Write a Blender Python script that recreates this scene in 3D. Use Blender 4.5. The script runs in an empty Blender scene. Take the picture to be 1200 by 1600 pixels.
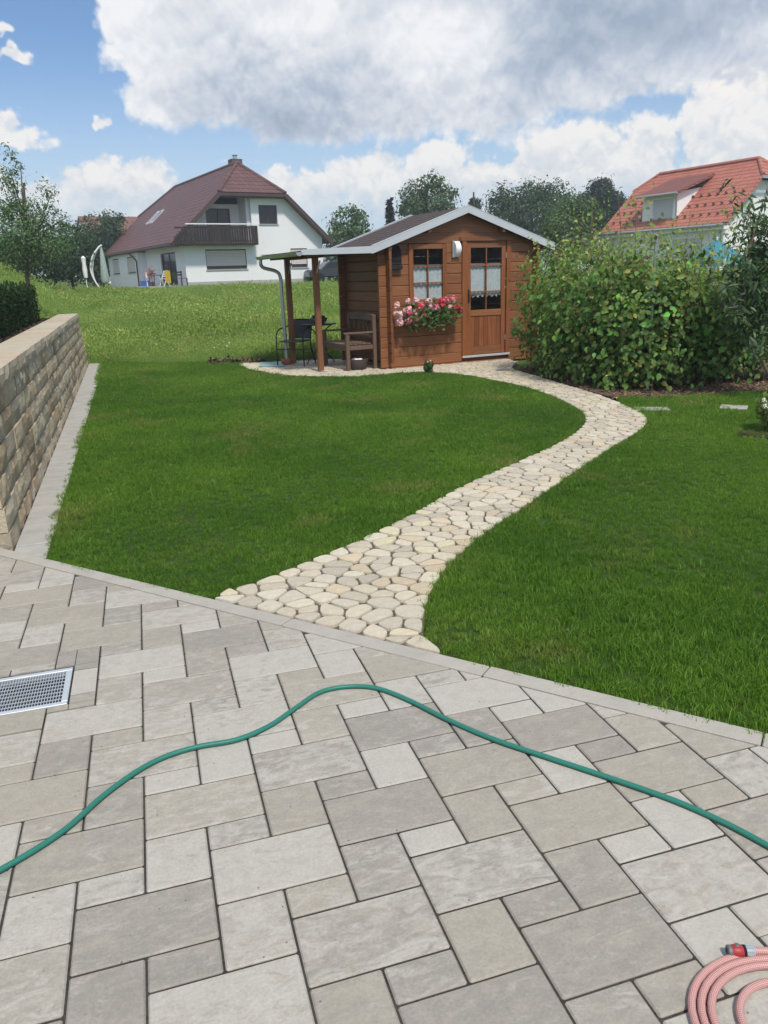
import bpy, bmesh, math, random
import numpy as np
from mathutils import Vector, Matrix

# ------------------------------------------------------------------ camera, sky, sun, exposure
SC = bpy.context.scene
COL = SC.collection
random.seed(7)
RNG = np.random.default_rng(11)
R_ = math.radians

CAM_H = 1.537
# rows: image right, image down, view direction, in world axes (X right, Y ahead, Z up)
CAMR = np.array([[0.9994899717, -0.0094291577, -0.0305104490],
                 [-0.0319342530, -0.2951172400, -0.9549272319],
                 [0.0, 0.9554145203, -0.2952678350]])
cam_d = bpy.data.cameras.new('camera')
cam = bpy.data.objects.new('camera', cam_d)
COL.objects.link(cam)
rt, dn, fw = CAMR
cam.matrix_world = Matrix(((rt[0], -dn[0], -fw[0], 0), (rt[1], -dn[1], -fw[1], 0),
                           (rt[2], -dn[2], -fw[2], CAM_H), (0, 0, 0, 1)))
cam_d.sensor_fit = 'VERTICAL'
cam_d.sensor_height = 36
cam_d.lens = 27.0
cam_d.clip_end = 3000
cam_d.clip_start = 0.05
SC.camera = cam

SUN_TO = Vector((0.20, -0.50, 0.84)).normalized()      # direction towards the sun
sun_d = bpy.data.lights.new('sun', 'SUN')
sun_d.energy = 3.3
sun_d.angle = R_(6)
sun_d.color = (1.0, 0.93, 0.82)
sun = bpy.data.objects.new('sun', sun_d)
COL.objects.link(sun)
sun.rotation_euler = SUN_TO.to_track_quat('Z', 'Y').to_euler()

SC.view_settings.view_transform = 'Standard'
SC.view_settings.look = 'None'
SC.view_settings.exposure = 0.12
SC.view_settings.gamma = 1.0
SC.view_settings.use_curve_mapping = False
SC.cycles.max_bounces = 6
SC.cycles.diffuse_bounces = 3
SC.cycles.glossy_bounces = 2
SC.cycles.transmission_bounces = 4
SC.cycles.volume_bounces = 0
SC.cycles.transparent_max_bounces = 16
SC.cycles.use_denoising = True


class NT:
    """small wrapper for writing node trees"""
    def __init__(s, tree):
        s.t = tree
        s.n = tree.nodes
        s.l = tree.links

    def new(s, typ, **kw):
        n = s.n.new(typ)
        for k, v in kw.items():
            setattr(n, k, v)
        return n

    def put(s, sock, v):
        if isinstance(v, bpy.types.NodeSocket):
            s.l.new(v, sock)
        elif isinstance(v, bpy.types.Node):
            s.l.new(v.outputs[0], sock)
        elif v is not None:
            if sock.type == 'RGBA' and hasattr(v, '__len__') and len(v) == 3:
                v = (*v, 1)
            sock.default_value = v

    def m(s, op, a, b=None, c=None, clamp=False):
        n = s.new('ShaderNodeMath', operation=op, use_clamp=clamp)
        s.put(n.inputs[0], a)
        if b is not None:
            s.put(n.inputs[1], b)
        if c is not None:
            s.put(n.inputs[2], c)
        return n.outputs[0]

    def vm(s, op, a, b=None):
        n = s.new('ShaderNodeVectorMath', operation=op)
        s.put(n.inputs[0], a)
        if b is not None:
            s.put(n.inputs[1], b)
        return n.outputs[0]

    def ss(s, x, a, b, lo=0.0, hi=1.0):
        n = s.new('ShaderNodeMapRange', interpolation_type='SMOOTHSTEP')
        s.put(n.inputs[0], x)
        for i, v in enumerate((a, b, lo, hi)):
            s.put(n.inputs[i + 1], v)
        return n.outputs[0]

    def lin(s, x, a, b, lo=0.0, hi=1.0):
        n = s.new('ShaderNodeMapRange')
        s.put(n.inputs[0], x)
        for i, v in enumerate((a, b, lo, hi)):
            s.put(n.inputs[i + 1], v)
        return n.outputs[0]

    def mix(s, f, a, b, blend='MIX'):
        n = s.new('ShaderNodeMix', data_type='RGBA', blend_type=blend)
        s.put(n.inputs[0], f)
        s.put(n.inputs[6], a)
        s.put(n.inputs[7], b)
        return n.outputs[2]

    def noise(s, vec, scale, detail=4, rough=0.55, dist=0.0):
        n = s.new('ShaderNodeTexNoise')
        s.put(n.inputs['Vector'], vec)
        n.inputs['Scale'].default_value = scale
        n.inputs['Detail'].default_value = detail
        n.inputs['Roughness'].default_value = rough
        n.inputs['Distortion'].default_value = dist
        return n.outputs[0]

    def noise2(s, vec, scale, detail=4, rough=0.55, dist=0.0):
        o = s.noise(vec, scale, detail, rough, dist)
        o.node.noise_dimensions = '2D'
        return o

    def mapping(s, vec, scale=(1, 1, 1), loc=(0, 0, 0), rot=(0, 0, 0)):
        n = s.new('ShaderNodeMapping')
        s.put(n.inputs[0], vec)
        n.inputs[1].default_value = loc
        n.inputs[2].default_value = rot
        n.inputs[3].default_value = scale
        return n.outputs[0]

    def ramp(s, fac, stops, interp='LINEAR'):
        n = s.new('ShaderNodeValToRGB')
        n.color_ramp.interpolation = interp
        e = n.color_ramp.elements
        while len(e) > 1:
            e.remove(e[-1])
        e[0].position = stops[0][0]
        e[0].color = (*stops[0][1], 1)
        for p, c in stops[1:]:
            x = e.new(p)
            x.color = (*c, 1)
        s.put(n.inputs[0], fac)
        return n.outputs[0]


def build_world():
    w = bpy.data.worlds.new('World')
    SC.world = w
    w.use_nodes = True
    w.cycles.sampling_method = 'MANUAL'
    w.cycles.sample_map_resolution = 256
    t = NT(w.node_tree)
    t.n.clear()
    out = t.new('ShaderNodeOutputWorld')
    bg = t.new('ShaderNodeBackground')
    bg.inputs[1].default_value = 0.1
    t.l.new(bg.outputs[0], out.inputs[0])
    sky = t.new('ShaderNodeTexSky', sky_type='NISHITA')
    sky.sun_disc = False
    sky.sun_elevation = math.asin(SUN_TO.z)
    sky.sun_rotation = math.atan2(SUN_TO.x, SUN_TO.y)
    sky.air_density = 1.0
    sky.dust_density = 1.2
    sky.ozone_density = 1.5
    tc = t.new('ShaderNodeTexCoord')
    d = tc.outputs['Generated']
    sep = t.new('ShaderNodeSeparateXYZ')
    t.l.new(d, sep.inputs[0])
    az = t.m('ARCTAN2', sep.outputs[0], sep.outputs[1])
    el = t.m('ARCSINE', sep.outputs[2])
    # stereographic plane seen from the zenith: even scale over the whole upper sky
    den = t.m('ADD', 1.0, t.m('MAXIMUM', sep.outputs[2], -0.2))
    cb = t.new('ShaderNodeCombineXYZ')
    t.l.new(t.m('DIVIDE', sep.outputs[0], den), cb.inputs[0])
    t.l.new(t.m('DIVIDE', sep.outputs[1], den), cb.inputs[1])
    v = cb.outputs[0]
    wn = t.new('ShaderNodeTexNoise', noise_dimensions='2D')
    t.put(wn.inputs['Vector'], v)
    wn.inputs['Scale'].default_value = 13
    wn.inputs['Detail'].default_value = 4
    wn.inputs['Roughness'].default_value = 0.62
    ws = t.new('ShaderNodeSeparateColor')
    t.l.new(wn.outputs['Color'], ws.inputs[0])
    azw = t.m('ADD', az, t.m('MULTIPLY', t.m('SUBTRACT', ws.outputs[0], 0.5), 0.11))
    elw = t.m('ADD', el, t.m('MULTIPLY', t.m('SUBTRACT', ws.outputs[1], 0.5), 0.075))
    n_big = t.noise2(v, 3.2, 3, 0.6)

    def billow(vec):
        n = t.new('ShaderNodeTexVoronoi', feature='F1', normalize=True, voronoi_dimensions='2D')
        t.put(n.inputs['Vector'], vec)
        n.inputs['Scale'].default_value = 24
        n.inputs['Detail'].default_value = 2.6
        n.inputs['Roughness'].default_value = 0.6
        n.inputs['Lacunarity'].default_value = 2.3
        return t.m('SUBTRACT', 1.0, n.outputs['Distance'])
    vd = t.vm('ADD', v, t.vm('MULTIPLY', t.vm('SUBTRACT', wn.outputs['Color'], (0.5, 0.5, 0.5)), (0.035, 0.035, 0.035)))
    b1 = billow(vd)
    b1b = billow(t.vm('MULTIPLY', vd, (0.985, 0.985, 1)))
    n1 = t.m('ADD', t.m('MULTIPLY', ws.outputs[2], 0.6), t.m('MULTIPLY', t.m('SUBTRACT', b1, 0.25), 0.4))
    n_sh = t.noise2(t.vm('ADD', v, (5.2, 1.1, 0)), 6.0, 3, 0.6, 0.4)

    def blob(a, e, sa, se, wt, flat=False):
        x = t.m('DIVIDE', t.m('SUBTRACT', azw, a), sa)
        dy = t.m('SUBTRACT', elw, e)
        if flat:
            dy = t.m('MAXIMUM', dy, t.m('MULTIPLY', dy, -0.45))
        y = t.m('DIVIDE', dy, se)
        r2 = t.m('ADD', t.m('MULTIPLY', x, x), t.m('MULTIPLY', y, y))
        return t.m('MULTIPLY', t.m('EXPONENT', t.m('MULTIPLY', r2, -1.0)), wt)

    # heaped cumulus rows low over the horizon: azimuth, elevation, widths, weight
    rows = [(-0.48, 0.175, 0.05, 0.026, 0.95), (-0.41, 0.160, 0.055, 0.015, 0.9), (-0.405, 0.243, 0.022, 0.010, 0.68),
            (-0.375, 0.222, 0.020, 0.009, 0.68), (-0.312, 0.17, 0.012, 0.012, 0.75), (-0.30, 0.105, 0.075, 0.034, 1.1),
            (-0.40, 0.095, 0.08, 0.026, 1.0), (-0.14, 0.09, 0.06, 0.022, 0.95), (-0.08, 0.105, 0.06, 0.026, 1.0), (0.0, 0.118, 0.07, 0.034, 1.0),
            (0.08, 0.122, 0.06, 0.034, 1.0), (0.15, 0.105, 0.06, 0.024, 0.95), (0.24, 0.125, 0.07, 0.040, 1.1),
            (0.31, 0.125, 0.05, 0.036, 1.0), (0.42, 0.150, 0.07, 0.046, 1.15), (0.50, 0.14, 0.09, 0.045, 1.0),
            (-0.75, 0.13, 0.14, 0.05, 1.0), (0.80, 0.14, 0.16, 0.05, 1.0)]
    rsum = None
    for b in rows:
        x = blob(*b, flat=b[1] < 0.155)
        rsum = x if rsum is None else t.m('MAXIMUM', rsum, x)
    rd = t.m('ADD', rsum, t.m('MULTIPLY', t.m('SUBTRACT', b1, 0.70), 1.1))
    row_den = t.m('MULTIPLY', t.ss(rd, 0.36, 0.66), t.ss(el, 0.035, 0.115))
    # the large grey cloud deck filling the sky from its ragged left edge on
    edge = t.ss(azw, -0.325, -0.245)
    base = t.ss(elw, 0.10, 0.20)
    deck = t.m('MULTIPLY', edge, base)
    dd = t.m('ADD', deck, t.m('MULTIPLY', t.m('SUBTRACT', b1, 0.70), 0.8))
    dd = t.m('SUBTRACT', dd, t.m('ADD', blob(-0.22, 0.150, 0.10, 0.03, 0.35), blob(0.34, 0.165, 0.16, 0.018, 0.35)))
    deck_den = t.ss(dd, 0.34, 0.70)
    # away from that deck the same broken cloud goes on
    far = t.ss(t.m('ADD', n_big, t.m('MULTIPLY', t.m('SUBTRACT', n1, 0.5), 0.35)), 0.42, 0.60)
    infront = t.m('MULTIPLY', t.ss(az, -0.62, -0.52), t.ss(az, 1.3, 0.9))
    infront = t.m('MULTIPLY', infront, t.ss(el, 0.62, 0.45))
    deck_den = t.m('ADD', t.m('MULTIPLY', deck_den, infront), t.m('MULTIPLY', t.m('MULTIPLY', far, t.ss(el, 0.05, 0.16)), t.m('SUBTRACT', 1.0, infront)), clamp=True)
    lit = t.m('ADD', 0.5, t.m('MULTIPLY', t.m('SUBTRACT', b1, b1b), 2.6), clamp=True)
    # the thick middle of the deck is grey-blue, its thin edge and top lumps are white
    thick = t.ss(t.m('ADD', deck, t.m('MULTIPLY', t.m('SUBTRACT', n_sh, 0.5), 1.5)), 0.35, 1.6)
    bright_lump = t.m('MAXIMUM', blob(-0.25, 0.26, 0.045, 0.12, 0.75), t.m('MAXIMUM', blob(-0.06, 0.275, 0.06, 0.05, 0.95), blob(0.07, 0.245, 0.09, 0.040, 1.0)))
    bright_lump = t.m('MAXIMUM', bright_lump, t.m('MAXIMUM', blob(-0.12, 0.34, 0.14, 0.035, 0.8), blob(0.45, 0.22, 0.08, 0.02, 0.6)))
    dark_lump = t.m('MAXIMUM', blob(0.29, 0.25, 0.17, 0.055, 1.15), blob(-0.12, 0.19, 0.13, 0.045, 1.0))
    shade = t.m('ADD', t.m('MULTIPLY', thick, 0.38), t.m('MULTIPLY', dark_lump, 0.50))
    shade = t.m('SUBTRACT', shade, t.m('MULTIPLY', bright_lump, 0.45))
    shade = t.m('ADD', t.m('ADD', shade, 0.17), t.m('MULTIPLY', t.m('SUBTRACT', 0.5, lit), 0.34), clamp=True)
    deck_col = t.ramp(shade, [(0.0, (0.87, 0.87, 0.88)), (0.35, (0.68, 0.71, 0.76)), (0.7, (0.45, 0.515, 0.615)), (1.0, (0.34, 0.405, 0.515))])
    rshade = t.m('ADD', t.m('MULTIPLY', t.m('SUBTRACT', 0.60, lit), 0.9), t.m('MULTIPLY', t.ss(el, 0.15, 0.075), 0.40), clamp=True)
    row_col = t.ramp(rshade, [(0.0, (0.90, 0.87, 0.84)), (0.4, (0.76, 0.765, 0.775)), (1.0, (0.56, 0.63, 0.71))])
    K = 10.0      # the background strength is 0.1
    skyc = t.vm('MULTIPLY', sky.outputs[0], (0.95, 1.12, 1.3))
    hz = t.ss(el, 0.26, 0.02)
    skyc = t.mix(t.m('MULTIPLY', hz, 0.70), skyc, (0.60 * K, 0.71 * K, 0.82 * K))
    c = t.mix(t.m('MULTIPLY', deck_den, 0.96), skyc, t.vm('MULTIPLY', deck_col, (K, K, K)))
    c = t.mix(t.m('MULTIPLY', row_den, 0.88), c, t.vm('MULTIPLY', row_col, (K, K, K)))
    t.l.new(c, bg.inputs[0])


build_world()

# ------------------------------------------------------------------ helpers
CAM_P = np.array([0, 0, CAM_H])


def ray(x, y):
    return CAMR.T @ np.array([(x - 600) / 1200.0, (y - 800) / 1200.0, 1.0])


def G(x, y, z=0.0):
    """point of the level z seen at photo pixel x, y"""
    r = ray(x, y)
    return CAM_P + r * ((z - CAM_H) / r[2])


def D(x, y, Y):
    """point at distance Y ahead seen at photo pixel x, y"""
    r = ray(x, y)
    return CAM_P + r * (Y / r[1])


def smooth(a, b, x):
    t = np.clip((np.asarray(x, float) - a) / (b - a), 0, 1)
    return t * t * (3 - 2 * t)


def tag(o, label=None, cat=None, group=None, kind=None):
    for k, v in (('label', label), ('category', cat), ('group', group), ('kind', kind)):
        if v:
            o[k] = v
    return o


def empty(name, loc=(0, 0, 0), rz=0.0):
    o = bpy.data.objects.new(name, None)
    COL.objects.link(o)
    o.location = loc
    o.rotation_euler = (0, 0, rz)
    o.empty_display_size = 0.1
    return o


def link(name, me, mat=None, parent=None, loc=None, rz=None):
    o = bpy.data.objects.new(name, me)
    COL.objects.link(o)
    if mat is not None and not me.materials:
        me.materials.append(mat)
    if parent is not None:
        o.parent = parent
    if loc is not None:
        o.location = loc
    if rz is not None:
        o.rotation_euler = (0, 0, rz)
    return o


class MB:
    def __init__(s):
        s.v, s.f, s.uv = [], [], {}

    def add(s, vs, fs):
        b = len(s.v)
        s.v.extend([tuple(map(float, p)) for p in vs])
        s.f.extend([tuple(i + b for i in f) for f in fs])
        return s

    def box(s, lo, hi, M=None):
        x0, y0, z0 = lo
        x1, y1, z1 = hi
        vs = [(x0, y0, z0), (x1, y0, z0), (x1, y1, z0), (x0, y1, z0), (x0, y0, z1), (x1, y0, z1), (x1, y1, z1), (x0, y1, z1)]
        if M is not None:
            vs = [tuple(M @ Vector(p)) for p in vs]
        return s.add(vs, [(0, 3, 2, 1), (4, 5, 6, 7), (0, 1, 5, 4), (1, 2, 6, 5), (2, 3, 7, 6), (3, 0, 4, 7)])

    def bar(s, a, b, w, h, up=(0, 0, 1)):
        """rectangular bar from a to b"""
        a, b = Vector(a), Vector(b)
        d = (b - a).normalized()
        up = Vector(up)
        if abs(d.dot(up)) > 0.98:
            up = Vector((0, 1, 0))
        x = d.cross(up).normalized()
        z = x.cross(d)
        vs = []
        for p in (a, b):
            for i, j in ((-1, -1), (1, -1), (1, 1), (-1, 1)):
                vs.append(p + x * (i * w / 2) + z * (j * h / 2))
        return s.add(vs, [(0, 1, 2, 3), (7, 6, 5, 4), (0, 4, 5, 1), (1, 5, 6, 2), (2, 6, 7, 3), (3, 7, 4, 0)])

    def prism(s, pts, axis, a, b):
        """polygon of 2-d points extruded along axis ('x','y','z') from a to b"""
        n = len(pts)

        def P(p, t):
            return {'x': (t, p[0], p[1]), 'y': (p[0], t, p[1]), 'z': (p[0], p[1], t)}[axis]
        vs = [P(p, a) for p in pts] + [P(p, b) for p in pts]
        fs = [tuple(range(n))[::-1], tuple(range(n, 2 * n))] + [(i, (i + 1) % n, n + (i + 1) % n, n + i) for i in range(n)]
        return s.add(vs, fs)

    def tube(s, pts, r, n=8, cap=True, uv=False):
        pts = [Vector(p) for p in pts]
        m = len(pts)
        rs = r if hasattr(r, '__len__') else [r] * m
        b = len(s.v)
        prev = None
        L = 0
        rings = []
        for i, p in enumerate(pts):
            d = (pts[min(i + 1, m - 1)] - pts[max(i - 1, 0)]).normalized()
            if prev is None:
                x = d.orthogonal().normalized()
            else:
                x = (prev - d * prev.dot(d)).normalized()
            prev = x
            y = d.cross(x)
            if i:
                L += (p - pts[i - 1]).length
            rings.append(L)
            for k in range(n):
                a = 2 * math.pi * k / n
                s.v.append(tuple(p + (x * math.cos(a) + y * math.sin(a)) * rs[i]))
        for i in range(m - 1):
            for k in range(n):
                k2 = (k + 1) % n
                if uv:
                    s.uv[len(s.f)] = [(k / n, rings[i]), ((k + 1) / n, rings[i]), ((k + 1) / n, rings[i + 1]), (k / n, rings[i + 1])]
                s.f.append((b + i * n + k, b + i * n + k2, b + (i + 1) * n + k2, b + (i + 1) * n + k))
        if cap:
            s.f.append(tuple(b + k for k in range(n))[::-1])
            s.f.append(tuple(b + (m - 1) * n + k for k in range(n)))
        return s

    def lathe(s, prof, n=16, c=(0, 0, 0), M=None):
        b = len(s.v)
        for r, z in prof:
            for k in range(n):
                a = 2 * math.pi * k / n
                p = Vector((r * math.cos(a), r * math.sin(a), z))
                if M is not None:
                    p = M @ p
                s.v.append((p.x + c[0], p.y + c[1], p.z + c[2]))
        for i in range(len(prof) - 1):
            for k in range(n):
                k2 = (k + 1) % n
                s.f.append((b + i * n + k, b + i * n + k2, b + (i + 1) * n + k2, b + (i + 1) * n + k))
        if prof[0][0] > 1e-4:
            s.f.append(tuple(b + k for k in range(n))[::-1])
        if prof[-1][0] > 1e-4:
            s.f.append(tuple(b + (len(prof) - 1) * n + k for k in range(n)))
        return s

    def mesh(s, name='m', smooth_=False, bevel=0.0, seg=1):
        me = bpy.data.meshes.new(name)
        me.from_pydata(s.v, [], s.f)
        if s.uv:
            ul = me.uv_layers.new(name='UVMap')
            for p in me.polygons:
                if p.index in s.uv:
                    for li, c in zip(p.loop_indices, s.uv[p.index]):
                        ul.data[li].uv = c
        if bevel > 0:
            bm = bmesh.new()
            bm.from_mesh(me)
            bm.normal_update()
            es = [e for e in bm.edges if e.is_manifold and e.calc_face_angle(0) > 0.5]
            bmesh.ops.bevel(bm, geom=es, offset=bevel, segments=seg, affect='EDGES', clamp_overlap=True)
            bm.to_mesh(me)
            bm.free()
        if smooth_:
            me.polygons.foreach_set('use_smooth', [True] * len(me.polygons))
            me.set_sharp_from_angle(angle=R_(40))
        me.update()
        return me

    def build(s, name, mat, parent=None, smooth_=False, bevel=0.0, seg=1, loc=None, rz=None):
        return link(name, s.mesh(name, smooth_, bevel, seg), mat, parent, loc, rz)


def spline(pts, k=8, closed=False):
    """Catmull-Rom through the points"""
    P = [np.array(p, float) for p in pts]
    n = len(P)
    out = []
    rng = range(n) if closed else range(n - 1)
    for i in rng:
        if closed:
            a, b, c, d = P[(i - 1) % n], P[i], P[(i + 1) % n], P[(i + 2) % n]
        else:
            a, b, c, d = P[max(i - 1, 0)], P[i], P[i + 1], P[min(i + 2, n - 1)]
        for j in range(k):
            t = j / k
            out.append(0.5 * ((2 * b) + (c - a) * t + (2 * a - 5 * b + 4 * c - d) * t * t + (3 * b - a - 3 * c + d) * t ** 3))
    if not closed:
        out.append(P[-1])
    return out


def inpoly(pts, poly):
    x, y = pts[:, 0], pts[:, 1]
    ins = np.zeros(len(pts), bool)
    n = len(poly)
    for i in range(n):
        x0, y0 = poly[i][:2]
        x1, y1 = poly[(i + 1) % n][:2]
        c = ((y0 > y) != (y1 > y)) & (x < (x1 - x0) * (y - y0) / (y1 - y0 + 1e-12) + x0)
        ins ^= c
    return ins


def np_mesh(name, V, F, cols=None):
    """V (n,3), F (m,k) numpy -> mesh, cols (n,3) optional vertex colour 'Col'"""
    me = bpy.data.meshes.new(name)
    V = np.asarray(V, np.float32)
    F = np.asarray(F, np.int32)
    me.vertices.add(len(V))
    me.vertices.foreach_set('co', V.ravel())
    k = F.shape[1]
    me.loops.add(F.size)
    me.loops.foreach_set('vertex_index', F.ravel())
    me.polygons.add(len(F))
    me.polygons.foreach_set('loop_start', np.arange(0, F.size, k, dtype=np.int32))
    me.update(calc_edges=True)
    if cols is not None:
        a = me.color_attributes.new('Col', 'FLOAT_COLOR', 'POINT')
        a.data.foreach_set('color', np.c_[cols, np.ones(len(cols))].astype(np.float32).ravel())
    return me


LEAF2 = (np.array([(0, 0, 0), (-.30, .42, .10), (0, 1, -.10), (.30, .42, .10)]), np.array([(0, 3, 2), (0, 2, 1)]))
LEAF6 = (np.array([(0, 0, 0), (-.30, .22, .07), (-.34, .52, .06), (0, 1, -.16), (.34, .52, .06), (.30, .22, .07), (0, .5, -.03)]),
         np.array([(0, 5, 6), (5, 4, 6), (4, 3, 6), (3, 2, 6), (2, 1, 6), (1, 0, 6)]))
LANCE = (np.array([(0, 0, 0), (-.10, .35, .03), (-.07, .72, -.04), (0, 1, -.16), (.07, .72, -.04), (.10, .35, .03)]),
         np.array([(0, 5, 1), (5, 4, 1), (4, 2, 1), (4, 3, 2)]))


def leaf_frames(nrm, rng, droop=0.3):
    """local axes: z ~ nrm, y = a random tangent that hangs down a little"""
    n = len(nrm)
    z = nrm / (np.linalg.norm(nrm, axis=1, keepdims=True) + 1e-9)
    r = rng.normal(size=(n, 3))
    r[:, 2] -= droop
    y = r - z * (r * z).sum(1, keepdims=True)
    y /= np.linalg.norm(y, axis=1, keepdims=True) + 1e-9
    x = np.cross(y, z)
    return x, y, z


def leaves(name, pos, nrm, size, cols, tmpl=LEAF2, rng=RNG, droop=0.3, wide=1.0):
    T, F = tmpl
    x, y, z = leaf_frames(nrm, rng, droop)
    s = np.asarray(size).reshape(-1, 1, 1)
    V = pos[:, None, :] + s * (wide * T[None, :, 0:1] * x[:, None, :] + T[None, :, 1:2] * y[:, None, :] + T[None, :, 2:3] * z[:, None, :])
    n, k = len(pos), len(T)
    FF = (F[None] + (np.arange(n) * k)[:, None, None]).reshape(-1, 3)
    C = np.repeat(cols, k, axis=0)
    return np_mesh(name, V.reshape(-1, 3), FF, C)


def leafcols(n, base, var=0.25, rng=RNG, alt=None, altp=0.0):
    c = np.array(base)[None] * np.exp(rng.normal(0, var, (n, 1)))
    c = c * np.exp(rng.normal(0, var * 0.35, (n, 3)))
    if alt is not None:
        k = rng.random(n) < altp
        c[k] = np.array(alt)[None] * np.exp(rng.normal(0, var, (k.sum(), 1)))
    return np.clip(c, 0, 1)


# ------------------------------------------------------------------ materials
MATS = {}


def material(name):
    m = bpy.data.materials.new(name)
    m.use_nodes = True
    t = NT(m.node_tree)
    p = t.n['Principled BSDF']
    MATS[name] = m
    return m, t, p


def coords(t, rnd=True):
    tc = t.new('ShaderNodeTexCoord')
    v = tc.outputs['Object']
    if rnd:
        oi = t.new('ShaderNodeObjectInfo')
        off = t.vm('MULTIPLY', (17.3, 31.7, 53.9), (1, 1, 1))
        sc = t.new('ShaderNodeVectorMath', operation='SCALE')
        t.l.new(off, sc.inputs[0])
        t.l.new(oi.outputs['Random'], sc.inputs[3])
        return t.vm('ADD', v, sc.outputs[0]), oi.outputs['Random']
    return v, None


def bump(t, p, h, dist=0.01, strength=1.0):
    b = t.new('ShaderNodeBump')
    b.inputs['Strength'].default_value = strength
    b.inputs['Distance'].default_value = dist
    t.put(b.inputs['Height'], h)
    t.l.new(b.outputs[0], p.inputs['Normal'])


def plain(name, col, rough=0.6, metal=0.0, var=0.12, scale=6.0, bmp=0.0, spec=0.4, bscale=None):
    m, t, p = material(name)
    v, r = coords(t)
    n = t.noise(v, scale, 5, 0.6)
    c = t.mix(n, tuple(max(0, x * (1 - var * 2)) for x in col), tuple(min(1, x * (1 + var * 2)) for x in col))
    t.put(p.inputs['Base Color'], c)
    p.inputs['Roughness'].default_value = rough
    p.inputs['Metallic'].default_value = metal
    p.inputs['Specular IOR Level'].default_value = spec
    if bmp:
        bump(t, p, t.noise(v, bscale or scale * 6, 4, 0.6), bmp)
    return m


def leafmat(name, rough=0.6, trans=0.38, spec=0.12, posvar=0.0):
    m, t, p = material(name)
    a = t.new('ShaderNodeAttribute', attribute_name='Col')
    c = a.outputs['Color']
    p.inputs['Roughness'].default_value = rough
    p.inputs['Specular IOR Level'].default_value = spec
    t.put(p.inputs['Base Color'], c)
    tr = t.new('ShaderNodeBsdfTranslucent')
    t.put(tr.inputs[0], t.mix(1.0, c, (1.25, 1.3, 0.55, 1), 'MULTIPLY'))
    mx = t.new('ShaderNodeMixShader')
    mx.inputs[0].default_value = trans
    t.l.new(p.outputs[0], mx.inputs[1])
    t.l.new(tr.outputs[0], mx.inputs[2])
    t.l.new(mx.outputs[0], t.n['Material Output'].inputs[0])
    return m


def wood(name, dark, light, along='x', rough=0.55, scale=1.0):
    m, t, p = material(name)
    v, r = coords(t)
    st = {'x': (1.2, 16, 16), 'y': (16, 1.2, 16), 'z': (16, 16, 1.2)}[along]
    g = t.noise(t.mapping(v, tuple(s * scale for s in st)), 2.0, 6, 0.65, 0.6)
    big = t.noise(v, 1.6, 3)
    f = t.m('ADD', t.m('MULTIPLY', g, 0.75), t.m('MULTIPLY', big, 0.25))
    c = t.ramp(f, [(0.3, dark), (0.7, light)])
    tint = t.lin(r, 0, 1, 0.82, 1.15)
    sc = t.new('ShaderNodeVectorMath', operation='SCALE')
    t.l.new(c, sc.inputs[0])
    t.l.new(tint, sc.inputs[3])
    t.put(p.inputs['Base Color'], sc.outputs[0])
    p.inputs['Roughness'].default_value = rough
    p.inputs['Specular IOR Level'].default_value = 0.35
    bump(t, p, g, 0.004)
    return m


def glassmat(name, tint=(0.02, 0.025, 0.03), see=0.55):
    m, t, p = material(name)
    p.inputs['Base Color'].default_value = (*tint, 1)
    p.inputs['Roughness'].default_value = 0.04
    p.inputs['Specular IOR Level'].default_value = 0.6
    tr = t.new('ShaderNodeBsdfTransparent')
    tr.inputs[0].default_value = (0.92, 0.95, 0.95, 1)
    mx = t.new('ShaderNodeMixShader')
    mx.inputs[0].default_value = see
    t.l.new(p.outputs[0], mx.inputs[1])
    t.l.new(tr.outputs[0], mx.inputs[2])
    t.l.new(mx.outputs[0], t.n['Material Output'].inputs[0])
    return m


def tiles(name, dark, light, rows=6.0, cols=5.0, rough=0.6):
    """roof covering: rows by height, staggered columns along the eaves, too far to build singly"""
    m, t, p = material(name)
    v, r = coords(t, False)
    s = t.new('ShaderNodeSeparateXYZ')
    t.l.new(v, s.inputs[0])
    cb = t.new('ShaderNodeCombineXYZ')
    t.l.new(t.m('ADD', s.outputs[0], s.outputs[1]), cb.inputs[0])
    t.l.new(s.outputs[2], cb.inputs[1])
    br = t.new('ShaderNodeTexBrick')
    t.l.new(cb.outputs[0], br.inputs['Vector'])
    br.inputs['Scale'].default_value = 1.0
    br.inputs['Brick Width'].default_value = 1.0 / cols
    br.inputs['Row Height'].default_value = 1.0 / rows
    br.inputs['Mortar Size'].default_value = 0.012
    br.inputs['Mortar Smooth'].default_value = 0.5
    br.inputs['Bias'].default_value = 0.0
    br.inputs['Color1'].default_value = (*dark, 1)
    br.inputs['Color2'].default_value = (*light, 1)
    br.inputs['Mortar'].default_value = tuple(x * 0.35 for x in dark) + (1,)
    n = t.noise(v, 0.9, 5, 0.65)
    c = t.mix(t.lin(n, 0.3, 0.7, 0.0, 0.55), br.outputs['Color'], tuple(0.5 * (a + b) * 0.75 for a, b in zip(dark, light)))
    t.put(p.inputs['Base Color'], c)
    p.inputs['Roughness'].default_value = rough
    saw = t.m('FRACT', t.m('MULTIPLY', s.outputs[2], rows))
    h = t.m('SUBTRACT', t.m('MULTIPLY', t.m('SUBTRACT', 1.0, saw), 0.8), br.outputs['Fac'])
    bump(t, p, h, 0.04)
    return m


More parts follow.
